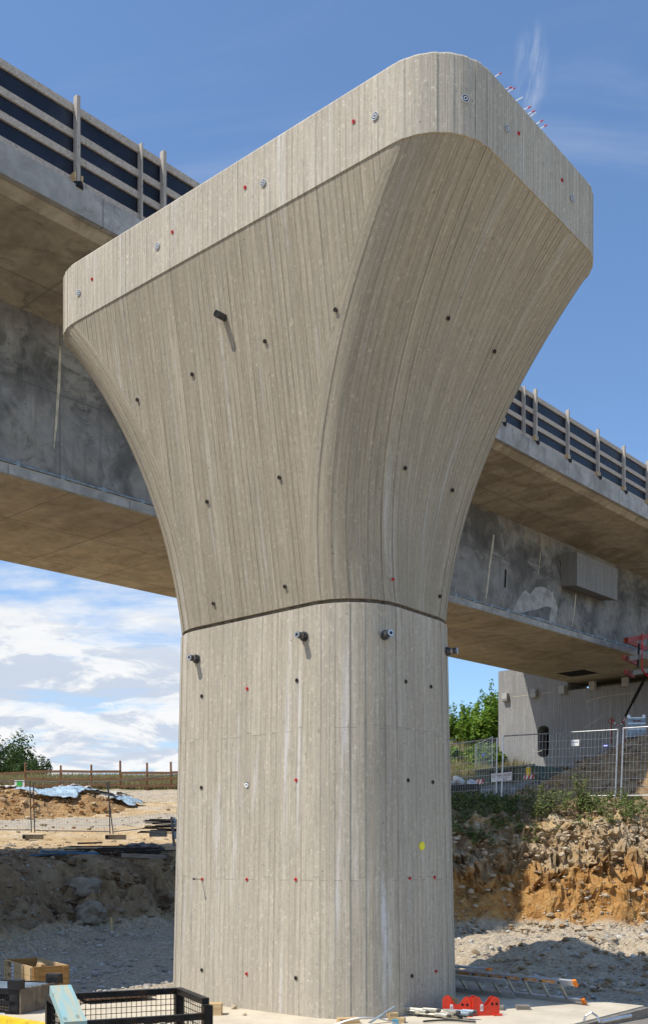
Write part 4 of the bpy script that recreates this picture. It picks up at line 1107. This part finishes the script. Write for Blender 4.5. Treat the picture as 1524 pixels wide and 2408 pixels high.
# local x right(front goes to -x), y away
hh=.31-pcz
MB().box((-.02,.42,hh/2),(.03,.84,hh)).build('side_wall',M['dusty'],pk); MB().box((-1.2,.42,hh/2),(.03,.84,hh)).build('side_wall',M['plastic'],pk)
MB().box((-.61,.83,hh/2),(1.15,.03,hh)).build('back_wall',M['plastic'],pk)
MB().box((-.61,.42,.03),(1.14,.78,.03)).build('floor_panel',M['plastic'],pk)
fw=MB().box((-.61,.0,hh-.03),(1.15,.03,.07)).box((-.61,.0,hh*.52),(1.15,.03,.05)).box((-.61,0,.05),(1.15,.03,.10)).box((-.10,0,hh/2),(.12,.03,hh)).box((-.61,0,hh/2),(.06,.029,hh))
for k in range(46): fw.box((-.17-k*.0225,0,hh*.70),(.006,.014,hh*.34))
for k in range(46): fw.box((-.17-k*.0225,0,hh*.33),(.006,.014,hh*.28))
for k in range(4): fw.box((-.61,.002,hh*(.60+.07*k)),(1.1,.010,.006))
fw.build('front_grille',M['plastic'],pk)
for x,y in((-.10,.04),(-.05,.80),(-1.14,.80),(-1.14,.04)): MB().box((x,y,hh+.05),(.18 if x>-.09 or x<-.2 else .17,.12,.12)).build('corner_post',M['plastic'],pk)
MB().box((-.30,-.017,.045),(.15,.004,.05)).build('label',M['ringwhite'],pk)
for k in range(6):
    pos=pk.matrix_basis@Vector((-.6,.16+k*.11,hh-.03)); o=MB().box((0,0,0),(1.0,.055,.05)).build('steel_profile',M['bluegrey'],loc=pos); o.rotation_euler=(0,0,pk.rotation_euler.z); o['group']='steel profiles in the plastic crate'
    tag(o,'blue-grey steel profile lying in the black plastic crate','steel profile','steel profiles in the plastic crate')
# lattice box
gbz=-.02; gb=thing('lattice_crate','black steel wire mesh crate standing in front of the pier','mesh crate',(-2.27,8.50,gbz),math.atan2(.41,.91))
gw,gd,gh=1.10,.80,.755
def angle(p,q,w=.05,h=.05): return MB().bar(p,q,w,h)
fr=MB()
for x,y in((0,0),(gw,0),(0,-gd),(gw,-gd)): MB().bar((x,y,0),(x,y,gh-.026),.075,.075).build('corner_post',M['blacksteel'],gb)
for a,b in(((-.03,0),(gw+.03,0)),((0,-.035),(0,-gd+.035)),((gw,-.035),(gw,-gd+.035))): MB().bar((a[0],a[1],gh),(b[0],b[1],gh),.06,.05).build('rim_bar',M['blacksteel'],gb)
MB().bar((0.04,-gd,gh-.115),(gw-.04,-gd,gh-.115),.05,.05).build('gate_bar',M['blacksteel'],gb)
MB().box((gw*.90,-gd,.28),(.16,.012,.52)).build('gate_plate',M['blacksteel'],gb)
for z in(.03,): 
    for a,b in(((.04,0),(gw-.04,0)),((.04,-gd),(gw-.04,-gd)),((0,-.04),(0,-gd+.04)),((gw,-.04),(gw,-gd+.04))): MB().bar((a[0],a[1],z),(b[0],b[1],z),.05,.05).build('base_bar',M['blacksteel'],gb)
def mesh_side(a,b,z0,z1,n,m_):
    mb=MB(); a=Vector((*a,0)); b=Vector((*b,0))
    for k in range(1,n): p=lerp(a,b,k/n); mb.bar(p+Vector((0,0,z0)),p+Vector((0,0,z1)),.005,.005)
    for k in range(1,m_): z=lerp(z0,z1,k/m_); mb.bar(a+Vector((0,0,z)),b+Vector((0,0,z)),.0055,.0055)
    mb.build('mesh_side',M['blacksteel'],gb)
mesh_side((.03,0),(gw-.03,0),.05,gh-.02,24,14); mesh_side((gw,-.03),(gw,-gd+.03),.05,gh-.02,14,14); mesh_side((0,-.03),(0,-gd+.03),.05,gh-.02,14,14); mesh_side((.03,-gd),(gw-.03,-gd),.05,gh-.14,24,11)
MB().bar((.02,-gd+.06,gh+.028),(.02,-gd+.35,gh+.028),.05,.006).build('yellow_mark',M['yellow'],gb)
# blue timber on its rim
a=Vector((-2.09,8.12,.845)); b=Vector((-1.80,7.42,.665)); c=(a+b)/2; d=(b-a).normalized(); x=d.cross(Vector((0,0,1))).normalized(); up=x.cross(d)
mb=MB().box((0,0,0),(.165,(b-a).length,.075)); o=mb.build('blue_timber',M['bluewood'],loc=c); o.rotation_euler=Matrix((-x,-d,up)).transposed().to_euler(); tag(o,'blue painted timber block resting on the mesh crate rim','timber block')
# things seen through the mesh
plank('steel_strip','dark steel strip lying on the slab behind the mesh crate','steel strip',(-2.02,11.6,.03),(-1.35,12.6,.03),.06,.02,'blacksteel')
tag(MB().box((0,0,.07),(.22,.18,.14)).build('wood_block',M['freshwood'],loc=(-1.36,12.55,0)),'pale wood block on the slab behind the mesh crate','wood block')
tag(MB().box((0,0,.01),(.22,.30,.02)).build('steel_plate',M['bluegrey'],loc=(-1.48,11.2,0)),'blue-grey steel plate lying flat on the slab','steel plate')
# yellow beam bottom left
plank('yellow_beam','yellow painted steel beam lying at the bottom left corner','beam',(-4.1,11.9,.07),(-2.95,10.95,.07),.12,.12,'yellow')
# ladder
def ladder(label,p0,dirv,off,n,Ln,cap=True,stickers=False,mat='alu'):
    t=thing('ladder',label,'ladder',tuple(p0)); d=Vector(dirv).normalized(); off=Vector(off); nn=d.cross(off).normalized()
    for k,o_ in enumerate((Vector((0,0,0)),off)):
        u=off.normalized()
        st=MB().bar(o_,o_+d*Ln,.026,.095,u).build('stile',M[mat],t)
        if cap: MB().bar(o_-d*.03,o_+d*.02,.034,.104,u).build('end_cap',M['orange'],st)
        if stickers and k==1:
            for q in range(6):
                c=o_+d*(.30+.28*q); fl=-nn if nn.y>0 else nn
                MB().bar(c+fl*.0145,c+d*.20+fl*.0145,.003,.045,u).build('sticker',M['sticker'],st)
                hc=o_+d*(.24+.28*q)+fl*.0145
                MB().prism([(-.022,-.02),(.022,-.02),(0,.022)],hc,d,u,fl,.002).build('rung_hole',M['hole'],st)
    for q in range(n):
        c=d*(.24+.28*q); MB().bar(c+off*.06,c+off*.94,.028,.03,d).build('rung',M['zinc'],t)
    return t,d,off
LD=(-.70,.714,0)
t,d,off=ladder('aluminium ladder with orange stickers and end caps lying beside the pier',(3.40,13.42,.04),LD,(-.15,-.15,.26),11,3.2,True,True)
u_=off.normalized(); nn=d.cross(off).normalized(); fl=-nn if nn.y>0 else nn
# lettering on the stickers
mtx=Matrix((-d,u_,(-d).cross(u_))).transposed()
for q in range(5): text('lettering','Layher',.03,M['white'],t,off+d*(.40+.28*q)+fl*.0168,mtx.to_euler())
ladder('second aluminium ladder section nested left of the stickered ladder',Vector((2.60,13.98,.05)),LD,(-.13,-.13,.20),6,2.2,False,False,'alu')
ladder('third ladder end with one orange cap at the pier edge',Vector((2.15,14.62,.30)),LD,(.24,.24,.02),5,1.7,True,False,'alu')
# red brackets
def red_bracket(label,p,rz):
    t=thing('red_bracket',label,'steel bracket',tuple(p),rz,'red formwork brackets on the slab'); t.scale=(1.05,1.15,1.10)
    prof=[(-.16,0),(.16,0),(.16,.17),(.145,.195),(.11,.205),(.075,.19),(.045,.15),(.015,.115),(-.025,.115),(-.055,.16),(-.085,.205),(-.13,.215),(-.16,.19)]
    for y in(-.055,.055): MB().prism(prof,(0,y,0),(1,0,0),(0,0,1),(0,1,0),.012).build('cheek_plate',M['redpaint'],t)
    MB().box((0,.006,.008),(.30,.10,.014)).build('base_plate',M['redpaint'],t); MB().box((-.15,.006,.10),(.012,.095,.17)).build('web_plate',M['redpaint'],t)
    MB().box((.13,-.075,.01),(.10,.04,.018)).build('lug',M['redpaint'],t)
    for x in(.07,.125): MB().tube((x,-.058,.13),(x,-.0545,.13),.014,n=12).build('pin_hole',M['hole'],t)
    lb=MB().box((-.055,-.0565,.09),(.032,.002,.075)).build('label',M['white'],t); text('lettering','PERI',.024,M['redink'],t,(-.055,-.058,.09),(PI/2,-PI/2,0))
red_bracket('red steel bracket on the right, nearest the wood scraps',(1.96,12.50,0),.16)
red_bracket('red steel bracket on the left, next to the tie rods',(1.615,12.46,0),-.22)
# turnbuckles
labs=['shiny tie rod lying crosswise in front of the red bracket','tie rod half under the wood blocks','tie rod sticking out beyond the pile towards the camera','bent-looking tie rod behind the pile']+['tie rod nearest the red bracket','tie rod with large eye end lying across the pile','tie rod on top of the pile','tie rod under the top rod','tie rod at the left of the pile','short tie rod at the front','tie rod pointing at the pier foot','dark blue-grey rod along the pier foot']
rg=random.Random(17)
for k in range(12):
    a=Vector((1.0+.058*k+rg.uniform(-.03,.03),12.46-.03*k+rg.uniform(-.1,.1),.02+.025*(k%4))); an=rg.uniform(-.75,-.45); Lr=rg.uniform(.32,.46); d=Vector((math.cos(an),math.sin(an),0)); a=a-d*Lr*.5
    t=thing('tie_rod',labs[k],'tie rod',tuple(a),0,'tie rods piled at the pier foot'); mt='zinc' if k<9 else 'bluegrey'
    MB().tube((0,0,0),d*Lr,.014,n=8).build('rod',M[mt],t); MB().tube(d*Lr*.55,d*Lr*.95,.024,n=10).build('sleeve',M[mt],t)
    MB().ring(-d*.02-Vector((0,0,.008)),(0,0,1),.014,.034,.016,n=14).build('eye',M[mt],t); MB().tube(d*Lr*.93,d*(Lr+.015),.026,n=6).build('nut',M['bolt'],t)
for k,(x,y,z,sx,sy,sz,m_,lb) in enumerate(((.80,11.95,.03,.10,.12,.06,'freshwood','wood block at the bottom of the small block pile'),(.80,11.95,.085,.11,.10,.05,'freshwood','wood block on top of the small block pile'),(.90,11.90,.03,.08,.10,.06,'freshwood','wood block at the right of the small block pile'),(.82,11.78,.028,.07,.08,.055,'bluetip','blue-ended wood block before the block pile'),(.28,11.86,.03,.24,.14,.06,'freshwood','flat wood block left of the block pile under the cable'),(2.20,12.95,.028,.15,.12,.055,'greywood','left wood scrap on the slab before the ladder'),(2.52,12.98,.028,.17,.11,.055,'greywood','right wood scrap on the slab before the ladder'))):
    o=MB().box((0,0,0),(sx,sy,sz)).build('wood_block',M[m_],loc=(x,y,z)); o.rotation_euler=(0,0,.3*math.sin(k*2.1)); tag(o,lb,'wood block')
o=MB().box((0,0,0),(.11,.035,.15)).build('wood_block',M['freshwood'],loc=(1.635,12.94,.085)); o.rotation_euler=(-.25,.35,-.7); tag(o,'pale wood board leaning against the pier foot','wood block')
plank('perforated_strip','dark perforated steel strip leaning over the wood blocks','steel strip',(.52,11.75,.02),(.83,12.02,.17),.035,.012,'bluegrey')
t=thing('steel_cable','thin bent steel cable arching over the slab before the pier','cable',(0,0,0))
pts=[Vector((lerp(.12,.86,k/16),11.65,.012+.085*math.sin(PI*k/16))) for k in range(17)]; MB().path(pts,.009).build('strand',M['galv'],t)
pts=[Vector((lerp(.13,.87,k/16),11.67,.012+.078*math.sin(PI*k/16))) for k in range(17)]; MB().path(pts,.006).build('strand',M['galv'],t)
plank('timber_plank','pale weathered plank at the bottom right corner off the slab','timber',(3.2,11.25,.02),(4.6,12.5,.03),.24,.05,'greywood')
t=thing('hooked_bar','galvanised hooked steel bar at the bottom right beside the slab edge','steel bar',(3.25,11.9,.0))
MB().path([Vector((-.22,.05,.0)),Vector((-.2,.05,.07)),Vector((-.13,.05,.11)),Vector((-.07,.03,.07)),Vector((-.05,.0,.0))],.013).build('hook',M['galv'],t); MB().tube((-.05,-.05,.02),(.36,.15,.06),.022,n=10).build('bar',M['galv'],t)
t=thing('black_hose','short black hose curving on the slab front','hose',(1.45,11.86,0)); MB().path([Vector((-.3+.06*k,.10*math.sin(k*.35),.02)) for k in range(11)],.012).build('hose_body',M['rope'],t)
tag(MB().box((0,0,.012),(.95,.7,.02)).build('brown_sheet',M['pallet'],loc=(-2.85,13.95,.05)),'reddish brown sheet lying on the gravel by the slab edge','sheet').rotation_euler=(0,0,.5)

for k,(u,v,r,lb) in enumerate(((551,2375,.055,'small tan stone on the slab at the pier foot'),(575,2390,.03,'tiny stone near the tan stone on the slab'),(165,2385,.05,'pale stone lying beside the black plastic crate'))):
    p=G(u,v,.0); mb=MB(); mb.rock((0,0,r*.4),r,random.Random(40+k),1.0,1); tag(mb.build('stone',M['stone'],loc=p),lb,'stone','small stones on the slab')
# ------------------------------------------------------------------ camera, sun, sky
cam=bpy.data.cameras.new('camera'); co=bpy.data.objects.new('camera',cam); COL.objects.link(co)
co.location=(0,0,CAMZ); co.rotation_euler=(PI/2,0,0)
cam.sensor_fit='HORIZONTAL'; cam.sensor_width=36; cam.lens=36*3100.3/1961; cam.shift_y=(2618.7-1549.5)/1961
cam.clip_start=.1; cam.clip_end=3000; scene.camera=co
SUN=Vector((-.575,-.26,1.0)).normalized()
sl=bpy.data.lights.new('sun','SUN'); so=bpy.data.objects.new('sun',sl); COL.objects.link(so)
sl.energy=4.9; sl.angle=math.radians(.53); sl.color=(1,.935,.83)
so.rotation_euler=(-SUN).to_track_quat('-Z','Y').to_euler(); so.location=(-20,-10,40)
w=bpy.data.worlds.new('World'); scene.world=w; w.use_nodes=True
t=NT(w.node_tree); bg=w.node_tree.nodes['Background']
sky=t.n('TexSky',sky_type='NISHITA'); sky.sun_disc=False; sky.sun_elevation=math.asin(SUN.z); sky.sun_rotation=math.atan2(SUN.x,SUN.y); sky.altitude=300; sky.air_density=1.0; sky.dust_density=.6; sky.ozone_density=2.0
gen=t.n('TexCoord').outputs['Generated']; dx,dy,dz=t.sep(gen)
inv=t.m('DIVIDE',1.0,t.m('ADD',t.m('MAXIMUM',dz,0.0),.10))
pv=t.comb(t.m('MULTIPLY',dx,inv),t.m('MULTIPLY',dy,inv),0.0)
def ncl(scale,detail,dist,sx,sy,seed):
    return t.noise(t.n('VectorMath',{0:t.scale(pv,(sx,sy,1)),1:(seed,seed*.7,0)},operation='ADD').outputs[0],scale,detail,.58,dist)
# layered stratocumulus low in the western sky
az=t.m('ARCTAN2',dx,dy)
big=ncl(.9,9,.35,.55,1.0,3.0); med=ncl(2.6,8,.3,.8,1.0,9.0)
lowm=t.m('MULTIPLY',t.ramp(dz,.44,.20),t.ramp(az,.02,-.10))
strat=t.ramp(t.m('ADD',t.m('MULTIPLY',big,.62),t.m('ADD',t.m('MULTIPLY',med,.38),t.m('MULTIPLY',lowm,.20))),.60,.74)
def cum(off): return t.noise(t.comb(t.m('MULTIPLY',az,7.5),t.m('MULTIPLY',t.m('ADD',dz,off),24.0),5.5),1.0,9,.60,.35)
c0=cum(0.0); c1=cum(.012)
cumc=t.m('MULTIPLY',t.ramp(c0,.43,.53),t.ramp(dz,.26,.16))
cov=t.m('MULTIPLY',t.m('MAXIMUM',strat,cumc),t.ramp(lowm,.02,.30))
cov=t.m('MAXIMUM',cov,t.m('MULTIPLY',t.m('MULTIPLY',t.ramp(dz,.20,.05),t.ramp(az,.02,-.1)),.5))
cirrus=t.m('MULTIPLY',t.ramp(ncl(1.6,8,1.2,.5,1.6,21.0),.56,.80),.22)
wis=t.m('MULTIPLY',t.ramp(t.m('SQRT',t.m('ADD',t.m('POWER',t.m('MULTIPLY',t.m('ADD',t.m('SUBTRACT',dx,.157),t.m('MULTIPLY',t.m('SUBTRACT',dz,.61),.15)),2.6),2.0),t.m('POWER',t.m('MULTIPLY',t.m('SUBTRACT',dz,.606),1.35),2.0))),.040,.004),t.ramp(ncl(9.0,9,2.2,2.2,.45,5.0),.36,.74))
cov=t.m('MINIMUM',t.m('ADD',cov,t.m('ADD',cirrus,t.m('MULTIPLY',wis,.5))),1.0)
shade=t.m('MULTIPLY',t.ramp(t.m('SUBTRACT',c0,c1),-.045,.05),t.ramp(c0,.36,.52))
shade=t.mix(t.ramp(dz,.17,.27),shade,t.ramp(ncl(2.0,6,.3,.6,1.2,14.0),.36,.58))
ccol=t.mix(shade,(4.9,5.5,6.5),(7.6,7.7,7.8))
skyc=t.mix(1.0,sky.outputs[0],(1.24,1.42,1.56),'MULTIPLY')
w.node_tree.links.new(t.mix(cov,skyc,ccol),bg.inputs[0]); bg.inputs[1].default_value=.125
vs=scene.view_settings; vs.view_transform='Standard'; vs.look='None'; vs.exposure=0.0; vs.gamma=1.0
scene.cycles.max_bounces=8; scene.cycles.diffuse_bounces=5
